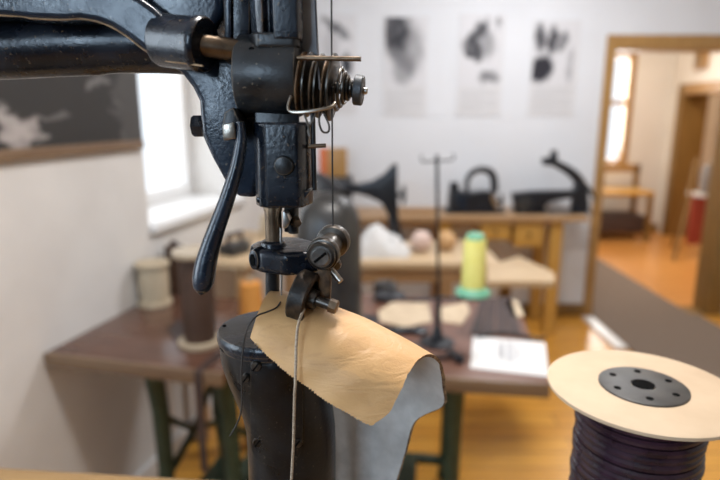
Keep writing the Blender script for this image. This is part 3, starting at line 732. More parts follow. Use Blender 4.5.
# ------------------------------------------------------------------ cord spool
spc = at_y(643, 386.5, .385)
spool = thing('cord_spool', 'large spool of dark plum leather cord with a cream cardboard flange', 'spool', (spc.x, spc.y, bz))
zt_ = spc.z; rF = .0680; rB = .0422
b = newbm(); add_lathe(b, (spc.x, spc.y, zt_ - .0035), (0, 0, 1), [(.01, 0), (rF - .0008, 0), (rF, .0008), (rF, .0029), (rF - .0008, .0035), (.01, .0035)], 72); obj('flange', b, M['card'], spool)
b = newbm(); add_lathe(b, (spc.x, spc.y, bz), (0, 0, 1), [(.01, 0), (rF, 0), (rF, .0035), (.01, .0035)], 72); obj('flange', b, M['card'], spool)
b = newbm(); add_lathe(b, (spc.x, spc.y, bz + .003), (0, 0, 1), [(rB - .004, 0), (rB - .004, zt_ - bz - .006)], 48); obj('core', b, M['cord'], spool)
b = newbm(); add_lathe(b, (spc.x, spc.y, zt_ - .002), (0, 0, 1), [(.031, 0), (.031, .0032), (.030, .0038), (.0085, .0038), (.008, .0032), (.008, .001)], 56); hubp = obj('hub_plate', b, M['hub'], spool, label='dark round plate with a centre hole')
b = newbm(); hw = .0045
add_cyl(b, (spc.x, spc.y, zt_ + .0012), (spc.x, spc.y, zt_ + .0022), .0078, seg=20); obj('centre_hole', b, M['hole'], hubp)
for k in range(6):
    an = k * PI / 3 + .25; b = newbm(); cx, cy = spc.x + .0225 * math.cos(an), spc.y + .0225 * math.sin(an)
    add_cyl(b, (cx, cy, zt_ + .0012), (cx, cy, zt_ + .00205), .0026, seg=12); obj('pin_hole', b, M['hole'], hubp)
b = newbm(); cr = .0033; hp = []; turns = int((zt_ - bz - .008) / (2 * cr * .97)); nn = turns * 44
for i in range(nn + 1):
    an = 2 * PI * i / 44; z = bz + .0035 + cr + (zt_ - bz - .008 - 2 * cr) * i / nn
    rr = rB + .0007 * math.sin(i / 44 * 1.7)
    hp.append(Vector((spc.x + rr * math.cos(an), spc.y + rr * math.sin(an), z + .0006 * math.sin(an))))
add_tube(b, hp, cr, 8); obj('wound_cord', b, M['cord'], spool)

# ------------------------------------------------------------------ pictures on the walls
pic = thing('wall_picture', 'long dark photograph on the left wall beside the window', 'picture', lw(lw_of_Y(1.2), 1.33, .0), WA)
ln = (lw_of_Y(2.115) - lw_of_Y(1.2))
def pbox(x0, x1, z0, z1, y0, y1):
    b = newbm(); xbox(b, x0, x1, y0, y1, z0, z1); return b
f_ = .03
b = pbox(0, ln, 0, f_, -.022, 0)
obj('frame', b, M['table_edge'], pic, .002, local=True)
def gx(px, py):                  # pixel on the left wall -> (fraction along, fraction up) of the picture
    d = ray(px, py); o_ = Vector((0, 0, CZ)); t = (W0 - o_).dot(WN) / d.dot(WN); P = o_ + d * t
    return ((P - W0).dot(WD) - lw_of_Y(1.2)) / ln, (P.z - 1.33 - f_) / .47
bl = []
for (px, py, rx, rz, an, amt, c) in ((8, 128, .06, .15, .3, .75, (.46, .42, .41)), (24, 132, .05, .14, -.35, .7, (.46, .42, .41)), (2, 115, .035, .12, .4, .5, (.42, .40, .39)), (36, 138, .018, .08, -.2, .6, (.38, .36, .35)),
                                     (50, 117, .085, .024, -.08, .35, (.30, .29, .29)), (93, 86, .11, .03, .95, .45, (.32, .31, .31)), (128, 104, .12, .50, 0, .25, (.20, .195, .195)), (110, 103, .02, .09, 0, .28, (.26, .25, .25)), (118, 137, .03, .08, 0, .25, (.26, .25, .25)), (72, 146, .02, .04, 0, .25, (.22, .21, .21))):
    q = gx(px, py); bl.append((q[0], q[1], rx, rz, an, amt, c))
b = pbox(0, ln, f_, f_ + .47, -.016, 0)
obj('photograph', b, print_mat('dark photograph print', (.028, .027, .027), (.02, .02, .02), bl, scale=9, grain=.5), pic, local=True)

def poster(px0, px1, py0, py1, pys, blobs, label, scale):
    a = at_y(px0, (py0 + py1) / 2, YB); c = at_y(px1, (py0 + py1) / 2, YB); z1 = at_y(px0, py0, YB).z; z0 = at_y(px0, py1, YB).z; zs = at_y(px0, pys, YB).z
    w_ = c.x - a.x
    t = thing('wall_poster', label, 'poster', (a.x, YB, z0), 0, 'posters on the back wall')
    b = newbm(); xbox(b, 0, w_, -.006, 0, 0, z1 - z0); obj('sheet', b, M['poster_paper'], t, local=True)
    b = newbm(); xbox(b, w_ * .04, w_ * .96, -.0075, -.006, zs - z0, z1 - z0 - w_ * .03)
    obj('photograph', b, print_mat('poster print ' + str(int(px0)), (.70, .70, .73), (.02, .02, .03), blobs, scale=scale, grain=.7), t, local=True)
    b = newbm(); hz = zs - z0
    for k in range(9):
        zz = hz * (.86 - .085 * k) ; xbox(b, w_ * .08, w_ * (.90 if k % 4 != 3 else .55), -.0068, -.006, zz - hz * .022, zz + hz * .012)
    obj('caption_lines', b, M['poster_text'], t, local=True)
poster(319, 357, 14, 114, 86, [(.45, .82, .55, .10, -.3, .75, None), (.75, .30, .22, .20, 0, 1.0, None), (.3, .55, .3, .3, 0, .25, None)], 'poster with a dark curved stroke and round blot, half behind the black machine', 5)
poster(383, 427.5, 16, 116, 86, [(.25, .78, .42, .42, .3, .95, None), (.55, .55, .5, .5, 0, .5, None), (.45, .25, .35, .3, 0, .45, None)], 'poster whose photograph is darkest in its upper left corner', 6)
poster(457.5, 503, 13, 116, 86, [(.42, .76, .34, .14, .5, .9, None), (.30, .52, .30, .17, -.3, .95, None), (.60, .58, .3, .25, 0, .55, None), (.72, .12, .3, .12, 0, .65, None), (.9, .88, .12, .1, 0, .6, None)], 'poster with a dark twisting figure over smaller patches, third from the left', 6)
poster(530, 577.5, 20, 116, 84, [(.22, .24, .34, .26, .5, 1.3, None), (.14, .74, .16, .28, .2, .9, None), (.42, .70, .16, .28, -.2, .9, None), (.66, .68, .13, .22, -.4, .7, None), (.85, .3, .07, .4, -.1, .35, None)], 'poster with dark fingers above a black wedge, nearest the oak doorway', 6)

# ------------------------------------------------------------------ work tables with green iron bases
tz = .75
def iron_side(bm, cx, cy, ang, depth, ztop):
    """one cast iron end of a treadle base: two splayed legs, curved braces, foot rail"""
    r = Matrix.Rotation(ang, 3, 'Z')
    def P(y, z): v = r @ Vector((0, y, 0)); return Vector((cx + v.x, cy + v.y, z))
    h = depth / 2
    for s in (-1, 1):
        add_tube(bm, [P(s * h * .82, ztop), P(s * h * .72, ztop * .75), P(s * h * .70, ztop * .45), P(s * h * .88, ztop * .12), P(s * h, .0)], [.032, .028, .026, .027, .034], 10)
    add_tube(bm, [P(-h * .72, ztop * .72), P(0, ztop * .5), P(h * .72, ztop * .72)], .013, 8)
    add_tube(bm, [P(-h * .70, ztop * .4), P(0, ztop * .5), P(h * .70, ztop * .4)], .013, 8)
    add_box(bm, P(0, ztop - .012), (.04, depth * .9, .024), r)
    add_box(bm, P(0, ztop * .14), (.03, depth * .86, .03), r)

# left table: against the left wall
tl0 = at_z(45, 352, tz); AL = math.atan2(-WD.x, WD.y)
tL = thing('work_table', 'brown varnished table on green iron legs against the left wall', 'table', (tl0.x, tl0.y, 0), AL)
wl, dl = .59, .60
b = newbm(); xbox(b, .004, wl, 0.004, dl, tz - .034, tz); obj('tabletop', b, M['table_brown'], tL, .004, local=True)
b = newbm(); xbox(b, .004, wl, -.012, .004, tz - .040, tz + .001); obj('edge_strip', b, M['table_edge'], tL, .003, local=True)
for x in (.30, .54):
    b = newbm(); iron_side(b, x, dl / 2, 0, dl * .86, tz - .036); obj('leg_frame', b, M['green_iron'], tL, local=True)
b = newbm(); xbox(b, .30, .54, .10, .13, .10, .13); xbox(b, .30, .54, dl - .14, dl - .11, .10, .13); xbox(b, .30, .54, .13, dl - .14, .13, .15); obj('treadle', b, M['green_iron'], tL, .003, local=True)
# right table
tr0 = at_z(550, 383, tz); AR = math.radians(-7.8)
ur = Vector((math.cos(AR), math.sin(AR), 0)); vr = Vector((-ur.y, ur.x, 0))
tR = thing('work_table', 'brown table carrying the white paper and the thread stand', 'table', (tr0.x, tr0.y, 0), AR)
wr, dr = .78, .69
b = newbm(); xbox(b, -wr, 0, 0, dr, tz - .034, tz); obj('tabletop', b, M['table_red'], tR, .004, local=True)
b = newbm(); xbox(b, -wr, 0, -.012, 0, tz - .040, tz + .001); obj('edge_strip', b, M['table_edge'], tR, .003, local=True)
for x in (-.245, -.68):
    b = newbm(); iron_side(b, x, dr / 2, 0, dr * .86, tz - .036); obj('leg_frame', b, M['green_iron'], tR, local=True)
b = newbm(); xbox(b, -.68, -.245, .10, .13, .10, .13); xbox(b, -.68, -.245, dr - .14, dr - .11, .10, .13); xbox(b, -.62, -.36, .13, dr - .14, .13, .15); obj('treadle', b, M['green_iron'], tR, .003, local=True)

# spools on the left table
def big_spool(name, label, px, py, w_px, top_px, mat, fl, zt=tz, core=.84):
    p = at_z(px, py, zt); d_ = p.y * CT + (CZ - zt) * ST; r = w_px * d_ / FPX / 2
    h = at_y(px, top_px, p.y).z - zt
    t = thing(name, label, 'spool', (p.x, p.y, zt), 0)
    for z in (0, h - .016):
        b = newbm(); add_lathe(b, (0, 0, z), (0, 0, 1), [(r * .3, 0), (r * .97, 0), (r, .003), (r, .013), (r * .97, .016), (r * .3, .016)], 36); obj('flange', b, fl, t, local=True)
    b = newbm(); add_lathe(b, (0, 0, .015), (0, 0, 1), [(r * core, 0), (r * core * 1.05, h * .3), (r * core * 1.05, h * .6), (r * core, h - .031)], 36); obj('wound_thread', b, mat, t, local=True)
    return t
big_spool('thread_spool', 'beige wooden spool of twine standing near the wall on the left table', 155.5, 304, 33, 262, M['beige_thread'], M['beige_thread'])
big_spool('thread_spool', 'tall dark brown spool with pale flanges below the lever handle', 201, 343, 44, 250, M['brown_thread'], M['flange_wood'], core=.70)
t = thing('thread_cone', 'orange cone of thread partly behind the black post', 'thread cone', at_z(252, 318, tz))
b = newbm(); add_lathe(b, (0, 0, 0), (0, 0, 1), [(.042, 0), (.044, .01), (.036, .13), (.02, .135), (.012, .136)], 28); obj('wound_thread', b, M['orange_thread'], t, local=True)
b = newbm(); add_lathe(b, (0, 0, .134), (0, 0, 1), [(.012, 0), (.010, .02), (.006, .021)], 16); obj('cone_tip', b, M['flange_wood'], t, local=True)
def sheet(name, label, cat, pix, z, mat, th=.003, curl=0.0):
    b = newbm(); pts = [at_z(x, y, z) for x, y in pix]
    add_prism(b, [Vector((p.x, p.y, z)) for p in pts], (0, 0, th)); return tag(obj(name, b, mat), label, cat)
t = thing('thread_cone', 'dark brown thread cone near the wall behind the beige spool', 'thread cone', at_z(177, 291, tz))
b = newbm(); add_lathe(b, (0, 0, 0), (0, 0, 1), [(.045, 0), (.047, .008), (.036, .185), (.03, .19)], 28); obj('wound_thread', b, M['brown_thread'], t, local=True)
b = newbm(); add_lathe(b, (0, 0, .188), (0, 0, 1), [(.014, 0), (.012, .022), (.006, .024)], 16); obj('cone_tip', b, M['leather_brown'], t, local=True)
sheet('cloth_scrap', 'folded whitish cloth on the left table beside the post', 'cloth', [(250, 322), (292, 322), (296, 338), (262, 342), (246, 334)], tz, M['cloth_white'], .02)
sheet('leather_scrap', 'dark scrap lying at the foot of the tall brown spool', 'leather', [(168, 330), (180, 320), (186, 332), (180, 346)], tz, M['leather_brown'], .006)
# hanging strap at the table front
b = newbm(); p = at_z(206, 366, tz); p = p - WD * (p - tl0).dot(WD); tdir = Vector((-WD.y, WD.x, 0)) * -1; fdir = -WD
path = [(-.14, .0016), (.011, .0016), (.0145, -.001), (.0155, -.02), (.016, -.14), (.015, -.31)]
ra = [p + fdir * f + Vector((0, 0, z)) for f, z in path]
def off2(k):
    t_ = (Vector(path[min(k + 1, 5)]) - Vector(path[max(k - 1, 0)])).normalized(); return fdir * (-t_.y * .003) + Vector((0, 0, t_.x * .003))
add_loft(b, [[q - tdir * .012, q + tdir * .012, q + tdir * .012 + off2(k), q - tdir * .012 + off2(k)] for k, q in enumerate(ra)])
tag(obj('leather_strap', b, M['leather_brown']), 'dark narrow strap hanging over the front of the left table', 'strap')

# on the right table: paper, leather, tools
pp = [(473, 336.5), (545, 343), (549, 377), (470, 368)]
pap = sheet('paper_sheet', 'white printed paper lying at the front corner of the right table', 'paper', pp, tz + .0005, M['paper'], .0012)
pq = [at_z(x, y, tz + .0018) for x, y in pp]
def on_paper(u, v): return pq[3] * (1 - u) * (1 - v) + pq[2] * u * (1 - v) + pq[1] * u * v + pq[0] * (1 - u) * v
b = newbm()
for (u0, u1, v0, v1) in ((.36, .44, .35, .85), (.48, .56, .3, .9), (.60, .64, .4, .8), (.36, .66, .57, .61), (.36, .66, .82, .86), (.40, .62, .36, .40), (.1, .28, .70, .715), (.1, .28, .62, .635), (.1, .26, .54, .555), (.72, .9, .70, .715), (.72, .9, .62, .635)):
    add_prism(b, [on_paper(u0, v0), on_paper(u1, v0), on_paper(u1, v1), on_paper(u0, v1)], (0, 0, .0002))
obj('printed_marks', b, M['poster_text'], pap, label='faint grey printing')
sheet('leather_scrap', 'pale tan leather scrap lying behind the thread stand pole, left half', 'leather', [(378, 312), (392, 303), (428, 304), (432, 322), (404, 328), (380, 322)], tz, M['leather_pale'], .004)
sheet('leather_scrap', 'pale tan leather scrap lying right of the thread stand pole', 'leather', [(440, 308), (466, 303), (470, 312), (462, 325), (442, 322)], tz, M['leather_pale'], .004)
sheet('leather_scrap', 'small pale scrap at the right rear edge of the right table', 'leather', [(505, 302), (517, 301), (524, 316), (514, 319)], tz, M['leather_pale'], .004)
for k, (x0, x1, w_) in enumerate(((484, 474, 8), (492, 486, 9), (500, 500, 9), (507, 513, 9))):
    sheet('leather_strip', ('leftmost', 'second from the left', 'third from the left', 'rightmost')[k] + ' of the four dark brown leather strips behind the paper', 'leather strip',
          [(x0 - 3, 298), (x0 + 4, 298), (x1 + w_ - 1, 334), (x1 - 4, 334)], tz + .0, M['leather_brown'], .004 + .0 * k)['group'] = 'dark leather strips on the right table'
b = newbm(); pts = spline([at_z(x, y, tz + .006) for x, y in ((478, 336), (500, 333), (520, 335), (538, 339), (545, 337))], 4); add_tube(b, pts, .005, 8)
tag(obj('awl', b, M['thread_dark']), 'long dark tool lying along the rear edge of the white paper', 'tool')
t = thing('pincers', 'dark iron pincers lying left of the thread stand base', 'pincers', at_z(402, 333, tz))
for s in (-1, 1):
    b = newbm(); add_tube(b, [Vector((-.12, .035 * s, .009)), Vector((-.04, .02 * s, .009)), Vector((.03, -.006 * s, .009 + .004 * s)), Vector((.06, -.022 * s, .009)), Vector((.085, -.004 * s, .009))], [.007, .008, .009, .009, .006], 8)
    obj('handle', b, M['enamel_bg'], t, local=True)
t = thing('tool_pouch', 'flat dark leather pouch lying behind the fold of tan leather', 'pouch', at_z(398, 352, tz), -.1)
b = newbm(); xbox(b, -.07, .07, -.045, .045, 0, .016); obj('body', b, M['leather_brown'], t, .006, local=True)
b = newbm(); xbox(b, -.07, .07, -.047, .0, .0165, .021); obj('flap', b, M['enamel_bg'], t, .002, local=True)

t = thing('tin', 'small round black tin at the rear left of the pale leather scraps', 'tin', at_z(385, 299, tz))
b = newbm(); add_lathe(b, (0, 0, 0), (0, 0, 1), [(.044, 0), (.045, .003), (.045, .05)], 28); obj('body', b, M['enamel_bg'], t, local=True)
b = newbm(); add_lathe(b, (0, 0, .0505), (0, 0, 1), [(.046, 0), (.046, .012), (.040, .016), (0, .017)], 28); obj('lid', b, M['iron_grey'], t, local=True)
t = thing('hammer', 'dark hammer lying in front of the thread stand base', 'hammer', at_z(432, 362, tz), .35)
b = newbm(); add_tube(b, [Vector((-.10, 0, .012)), Vector((-.02, 0, .011)), Vector((.06, 0, .012))], [.010, .009, .008], 10); obj('handle', b, M['leather_brown'], t, local=True)
b = newbm(); add_lathe(b, (.07, -.045, .015), (0, 1, 0), [(.013, 0), (.015, .004), (.010, .03), (.010, .06), (.004, .09)], 16); obj('head', b, M['enamel_bg'], t, local=True)
# thread stand
sb = at_z(437, 343, tz); 
st = thing('thread_stand', 'thin black thread stand with a tall pole and two trays on the right table', 'thread stand', sb)
topz = at_y(436, 155, sb.y).z - tz; armz = at_y(437, 298, sb.y).z - tz
b = newbm(); add_lathe(b, (0, 0, 0), (0, 0, 1), [(.055, 0), (.055, .006), (.02, .012), (.013, .05), (.010, .055)], 28); obj('base', b, M['enamel_bg'], st, local=True)
b = newbm(); add_cyl(b, (0, 0, .05), (0, 0, armz), .009); add_cyl(b, (0, 0, armz), (-.018, 0, topz), .005); obj('pole', b, M['enamel_bg'], st, local=True)
b = newbm(); add_cyl(b, (-.060, 0, topz - .02), (.028, .0, topz - .015), .0025, seg=8); add_tube(b, [Vector((.028, 0, topz - .015)), Vector((.034, 0, topz - .005)), Vector((.028, 0, topz + .004))], .0022, 6); add_tube(b, [Vector((-.060, 0, topz - .02)), Vector((-.066, 0, topz - .010)), Vector((-.060, 0, topz))], .0022, 6); obj('thread_hooks', b, M['enamel_bg'], st, local=True)
conex = at_y(473, 291, sb.y).x - sb.x
b = newbm(); add_tube(b, [Vector((-.175, 0, armz + .002)), Vector((-.06, 0, armz - .006)), Vector((0, 0, armz)), Vector((.06, 0, armz - .004)), Vector((conex + .03, 0, armz + .004))], .0055, 8); obj('cross_arm', b, M['enamel_bg'], st, local=True)
for x in (conex, -.15):
    b = newbm(); add_lathe(b, (x, 0, armz + .002), (0, 0, 1), [(.01, 0), (.046, .004), (.048, .010), (.046, .011), (.01, .008)], 28); obj('tray', b, M['enamel_bg'], st, local=True)
for x in (-.15,):
    b = newbm(); add_cyl(b, (x, 0, armz), (x, 0, armz + .06), .0035, seg=8); obj('spindle', b, M['enamel_bg'], st, local=True)
tc_ = thing('thread_cone', 'pale yellow thread cone with mint green base on the thread stand', 'thread cone', (sb.x + conex, sb.y, tz + armz + .0135))
ch = at_y(473, 233, sb.y).z - (tz + armz + .0135)
b = newbm(); add_lathe(b, (0, 0, 0), (0, 0, 1), [(.012, 0), (.053, 0), (.054, .004), (.052, .010), (.042, .018), (.036, .024)], 36); obj('cone_base', b, M['mint'], tc_, local=True)
b = newbm(); add_lathe(b, (0, 0, .022), (0, 0, 1), [(.036, 0), (.037, .004), (.0335, ch - .046), (.031, ch - .040)], 36); obj('wound_thread', b, M['yellow_thread'], tc_, local=True)
b = newbm(); add_lathe(b, (0, 0, ch - .024), (0, 0, 1), [(.0275, 0), (.028, .006), (.026, .020), (.018, .023), (.008, .023)], 28); obj('cone_top', b, M['mint'], tc_, local=True)

# big grey machine behind the black one, on the left end of the right table
gm = at_z(331, 336, tz)
g = thing('sewing_machine', 'big rounded grey-black machine out of focus right behind the black one', 'sewing machine', (gm.x, gm.y, tz))
d_ = gm.y * CT + .5 * ST
def gz(py): return at_y(331, py, gm.y).z - tz
b = newbm(); rings = []
for (py, x0, x1, dep) in ((334, 298, 364, .11), (300, 299, 363, .105), (260, 298, 362, .10), (235, 297.5, 362, .10), (220, 299, 361, .095), (208, 303, 357, .085), (199, 310, 351, .065), (194, 318, 343, .04), (192, 326, 336, .015)):
    c = ((x0 + x1) / 2 - 331) * d_ / FPX; r = (x1 - x0) / 2 * d_ / FPX; z = max(gz(py), .03 if py == 334 else 0)
    rings.append([Vector((c + r * math.copysign(abs(math.cos(a)) ** .75, math.cos(a)), dep * math.copysign(abs(math.sin(a)) ** .75, math.sin(a)), z)) for a in [2 * PI * k / 32 for k in range(32)]])
add_loft(b, rings); obj('column', b, M['iron_grey'], g, local=True)
b = newbm(); xbox(b, -.13, .155, -.075, .115, 0, .032); obj('bed', b, M['enamel_bg'], g, .006, local=True)
b = newbm(); add_lathe(b, (.02, -.08, gz(285)), (0, -1, 0), [(.03, -.02), (.03, .01), (.024, .016), (0, .017)], 24); obj('side_knob', b, M['enamel_bg'], g, local=True)
b = newbm(); add_tube(b, [Vector((.03, .02, gz(200))), Vector((.0, .06, gz(193))), Vector((-.05, .14, gz(186)))], [.035, .034, .03], 16); obj('arm', b, M['enamel_bg'], g, local=True)

# pale table behind
pt0 = at_z(362, 263, tz)
pT = thing('table', 'long pale wooden table behind the yellow thread cone', 'table', (pt0.x, pt0.y, 0), 0)
pw = at_z(500, 262, tz).x - pt0.x; pd = .50
b = newbm(); xbox(b, -.10, pw, 0, pd, tz - .035, tz); obj('tabletop', b, M['pale_wood'], pT, .004, local=True)
b = newbm(); xbox(b, -.08, pw - .04, .03, pd - .03, tz - .11, tz - .035); obj('apron', b, M['mid_wood'], pT, .003, local=True)
for x in (-.06, pw - .25):
    for y in (.05, pd - .05):
        b = newbm(); add_box(b, (x, y, (tz - .036) / 2), (.05, .05, tz - .036)); obj('leg', b, M['mid_wood'], pT, local=True)
# leaf with a slanting corner
cp = [at_z(x, y, tz) for x, y in ((487, 281), (555, 281), (554, 272), (519, 256), (501, 261.5), (487, 261.5))]
b = newbm(); add_prism(b, [Vector((p.x, p.y, tz - .03)) for p in cp], (0, 0, .0295)); obj('table_leaf', b, M['pale_wood'], pT, .003)
b = newbm(); p = at_z(506, 272, tz); add_box(b, (p.x, p.y, tz - .115), (.045, .045, .17)); obj('leaf_bracket', b, M['oak_dark_and_shaded'], pT)

# things on the pale table
def yarn(px, py, r, mat, label):
    p = at_z(px, py, tz); b = newbm()
    bmesh.ops.create_uvsphere(b, u_segments=28, v_segments=18, radius=r); 
    for v in b.verts:
        v.co *= 1 + .02 * math.sin(22 * math.atan2(v.co.y, v.co.x) + 9 * v.co.z / r)
        v.co += Vector((p.x, p.y, tz + r * .985))
    tag(obj('yarn_ball', b, mat), label, 'yarn ball')
yarn(421, 251, .055, M['ball_pink'], 'pale pink ball of yarn left of the thread stand pole')
yarn(446, 250, .052, M['ball_tan'], 'tan ball of yarn between the stand pole and the yellow cone')
# draped white cloth
b = newbm(); pts = [at_z(x, y, tz) for x, y in ((350, 259), (408, 258), (412, 250), (358, 250))]
N = 10; top = []; bot = []
for i in range(N + 1):
    for j in range(N + 1):
        u, v = i / N, j / N
        p = pts[0] * (1 - u) * (1 - v) + pts[1] * u * (1 - v) + pts[2] * u * v + pts[3] * (1 - u) * v
        hgt = .17 * math.sin(PI * u) ** .6 * math.sin(PI * v) ** .6 * (1 - .5 * u) * (1 + .35 * math.sin(11 * u + 5 * v) * math.sin(3 + 7 * v)) + .02 * math.sin(15 * u + 6 * v) * math.sin(PI * u) * math.sin(PI * v)
        top.append(b.verts.new(Vector((p.x, p.y, tz + .004 + hgt)))); bot.append(b.verts.new(Vector((p.x, p.y, tz))))
def ix(i, j): return i * (N + 1) + j
for i in range(N):
    for j in range(N):
        b.faces.new((top[ix(i, j)], top[ix(i + 1, j)], top[ix(i + 1, j + 1)], top[ix(i, j + 1)])); b.faces.new((bot[ix(i, j)], bot[ix(i, j + 1)], bot[ix(i + 1, j + 1)], bot[ix(i + 1, j)]))
for i in range(N):
    b.faces.new((top[ix(i, 0)], bot[ix(i, 0)], bot[ix(i + 1, 0)], top[ix(i + 1, 0)])); b.faces.new((top[ix(i, N)], top[ix(i + 1, N)], bot[ix(i + 1, N)], bot[ix(i, N)]))
    b.faces.new((top[ix(0, i)], top[ix(0, i + 1)], bot[ix(0, i + 1)], bot[ix(0, i)])); b.faces.new((top[ix(N, i)], bot[ix(N, i)], bot[ix(N, i + 1)], top[ix(N, i + 1)]))
tag(obj('white_cloth', b, M['cloth_white']), 'heap of white cloth under the arm of the blue-black machine', 'cloth')

# blue-black machine with a triangular pillar (behind the grey one)
YM = 3.0
am = thing('sewing_machine', 'blue-black machine with a tall triangular pillar above the white cloth', 'sewing machine', (at_y(370, 244, YM).x, YM, tz))
def A(px, py, dy=0): q = at_y(px, py, YM); return Vector((q.x, YM + dy, q.z))
def aprism(name, poly, y0, y1, mat, bev=.006):
    b = newbm(); add_prism(b, [A(x, y, y0) for x, y in poly], (0, y1 - y0, 0)); return obj(name, b, mat, am, bev)
aprism('pillar', [(397, 163), (398, 214), (402, 236), (389, 240), (388, 215), (381, 202), (368, 196), (358, 193), (358, 184), (372, 181), (384, 174), (393, 164)], -.04, .04, M['enamel_bg'], .012)
aprism('arm', [(318, 178), (340, 180), (360, 184), (360, 193), (340, 193), (318, 197)], -.032, .032, M['enamel_bg'])
aprism('head', [(312, 174), (326, 174), (326, 212), (322, 220), (314, 220), (311, 212)], -.03, .03, M['enamel_bg'])
b = newbm(); p = A(318, 219); add_cyl(b, p, Vector((p.x, p.y, tz + .02)), .006, seg=10); obj('needle_bar', b, M['steel'], am)
p0 = A(306, 240); p1 = A(404, 240); b = newbm(); xbox(b, p0.x, p1.x, YM + .045, YM + .07, tz, tz + .03); xbox(b, A(382, 240).x, p1.x, YM - .05, YM + .05, tz, tz + .05); xbox(b, p0.x, p0.x + .12, YM - .05, YM + .05, tz, tz + .03); obj('bed', b, M['enamel_bg'], am, .004)
b = newbm(); add_lathe(b, A(398, 195), (1, 0, 0), [(.012, 0), (.012, .02), (.05, .022), (.055, .03), (.05, .038), (.012, .036)], 28); obj('hand_wheel', b, M['enamel_bg'], am)

# ------------------------------------------------------------------ counter along the back wall
cz = .815
ct = thing('counter', 'brown wooden counter along the back wall under the posters', 'counter', (.5, YB, 0))
cx0, cx1 = -.33, 1.465
b = newbm(); xbox(b, cx0, cx1, YB - .42, YB - .004, cz - .032, cz); obj('counter_top', b, M['mid_wood'], ct, .004)
b = newbm(); xbox(b, cx0 + .02, cx1 - .20, YB - .38, YB - .03, cz - .075, cz - .033); obj('apron', b, M['mid_wood'], ct, .003)
for x0, x1, y1 in ((480, 509, 239), (514, 541, 246)):
    b = newbm(); a_ = at_y(x0, 230, YB - .37); c_ = at_y(x1, y1, YB - .37); xbox(b, a_.x, c_.x, YB - .395, YB - .06, c_.z, cz - .034); dw = obj('drawer', b, M['honey_wood'], ct, .004, label='honey coloured drawer')
    b = newbm(); add_lathe(b, ((a_.x + c_.x) / 2, YB - .395, (c_.z + cz - .034) / 2), (0, -1, 0), [(.008, 0), (.014, .012), (.010, .02), (0, .021)], 16); obj('knob', b, M['oak_dark_and_shaded'], dw)
for x in (cx0 + .05, .55, at_y(553, 260, YB - .36).x):
    for y in (YB - .36, YB - .06):
        b = newbm(); add_box(b, (x, y, (cz - .033) / 2), (.075, .06, cz - .033)); obj('leg', b, M['honey_wood'], ct)

YK = YB - .22
def K(px, py, dy=0): q = at_y(px, py, YK); return Vector((q.x, YK + dy, q.z))
# machine with the arched handle
k1 = thing('sewing_machine', 'small black machine with an arched carrying handle on the counter', 'sewing machine', (K(472, 210).x, YK, cz))
def kprism(root, name, poly, y0, y1, mat, bev=.006, floor_=None):
    b = newbm(); pts = [K(x, y, y0) for x, y in poly]
    for p in pts:
        p.z = max(p.z, cz + .0005)
    add_prism(b, pts, (0, y1 - y0, 0)); return obj(name, b, mat, root, bev)
kprism(k1, 'bed', [(444, 209), (502, 209), (502, 222), (444, 222)], -.09, .09, M['enamel_bg'], .004, .012)
kprism(k1, 'body', [(449, 194), (457, 190), (470, 192), (486, 190), (494, 193), (496, 210), (448, 210)], -.06, .06, M['enamel_bg'])
kprism(k1, 'tension_block', [(450, 182), (458, 182), (459, 195), (449, 195)], -.03, .03, M['enamel_bg'], .004)
kprism(k1, 'front_plate', [(455, 195), (465, 195), (465, 208), (455, 208)], -.066, -.058, M['enamel_blue'], .002)
b = newbm(); add_tube(b, spline([K(467, 192), K(467, 181), K(472, 173), K(481, 169.5), K(490, 172), (K(494, 180)), K(494, 192)], 5), [.014 + .012 * min(1, k / 22) for k in range(31)], 12); obj('carrying_handle', b, M['enamel_bg'], k1)
b = newbm(); add_lathe(b, K(499, 201, -.03), (1, -.4, 0), [(.01, -.03), (.01, 0), (.045, .002), (.052, .01), (.045, .018), (.01, .016)], 28); obj('hand_wheel', b, M['enamel_bg'], k1)
b = newbm(); add_tube(b, [K(489, 194, -.075), K(492, 200, -.08), K(494, 207, -.08)], .012, 8); obj('brass_lever', b, M['gold'], k1, label='yellowish brass lever')
# patching machine with a curved arm
k2 = thing('sewing_machine', 'black machine with a long curved arm reaching left, beside the oak doorway', 'sewing machine', (K(550, 211).x, YK, cz))
kprism(k2, 'bed', [(512, 211), (589, 211), (589, 225), (512, 225)], -.10, .10, M['enamel_bg'], .004, .012)
kprism(k2, 'lower_arm', [(512, 193), (530, 191), (560, 190), (575, 190), (575, 197), (560, 199), (547, 201), (543, 206), (543, 212), (515, 212)], -.045, .045, M['enamel_bg'])
kprism(k2, 'column', [(573, 190), (578, 182), (586, 186), (587, 212), (572, 212)], -.045, .045, M['enamel_bg'])
b = newbm(); add_tube(b, spline([K(582, 200), K(582, 188), K(576, 177), K(566, 169), K(555, 163.5), K(547, 161)], 5), [.042 - .022 * k / 25 for k in range(26)], 14); obj('upper_arm', b, M['enamel_bg'], k2)
kprism(k2, 'head', [(542, 158), (550, 157), (552, 150), (556, 150), (557, 160), (556, 166), (543, 165)], -.025, .025, M['enamel_bg'], .004)
b = newbm(); add_tube(b, [K(582, 180), K(590, 190), K(596, 201)], [.012, .012, .010], 10); obj('rear_lever', b, M['enamel_bg'], k2)
b = newbm(); add_lathe(b, K(522, 204, -.046), (0, -1, 0), [(.045, 0), (.05, .01), (.045, .02), (.01, .022)], 28); obj('hand_wheel', b, M['iron_grey'], k2)
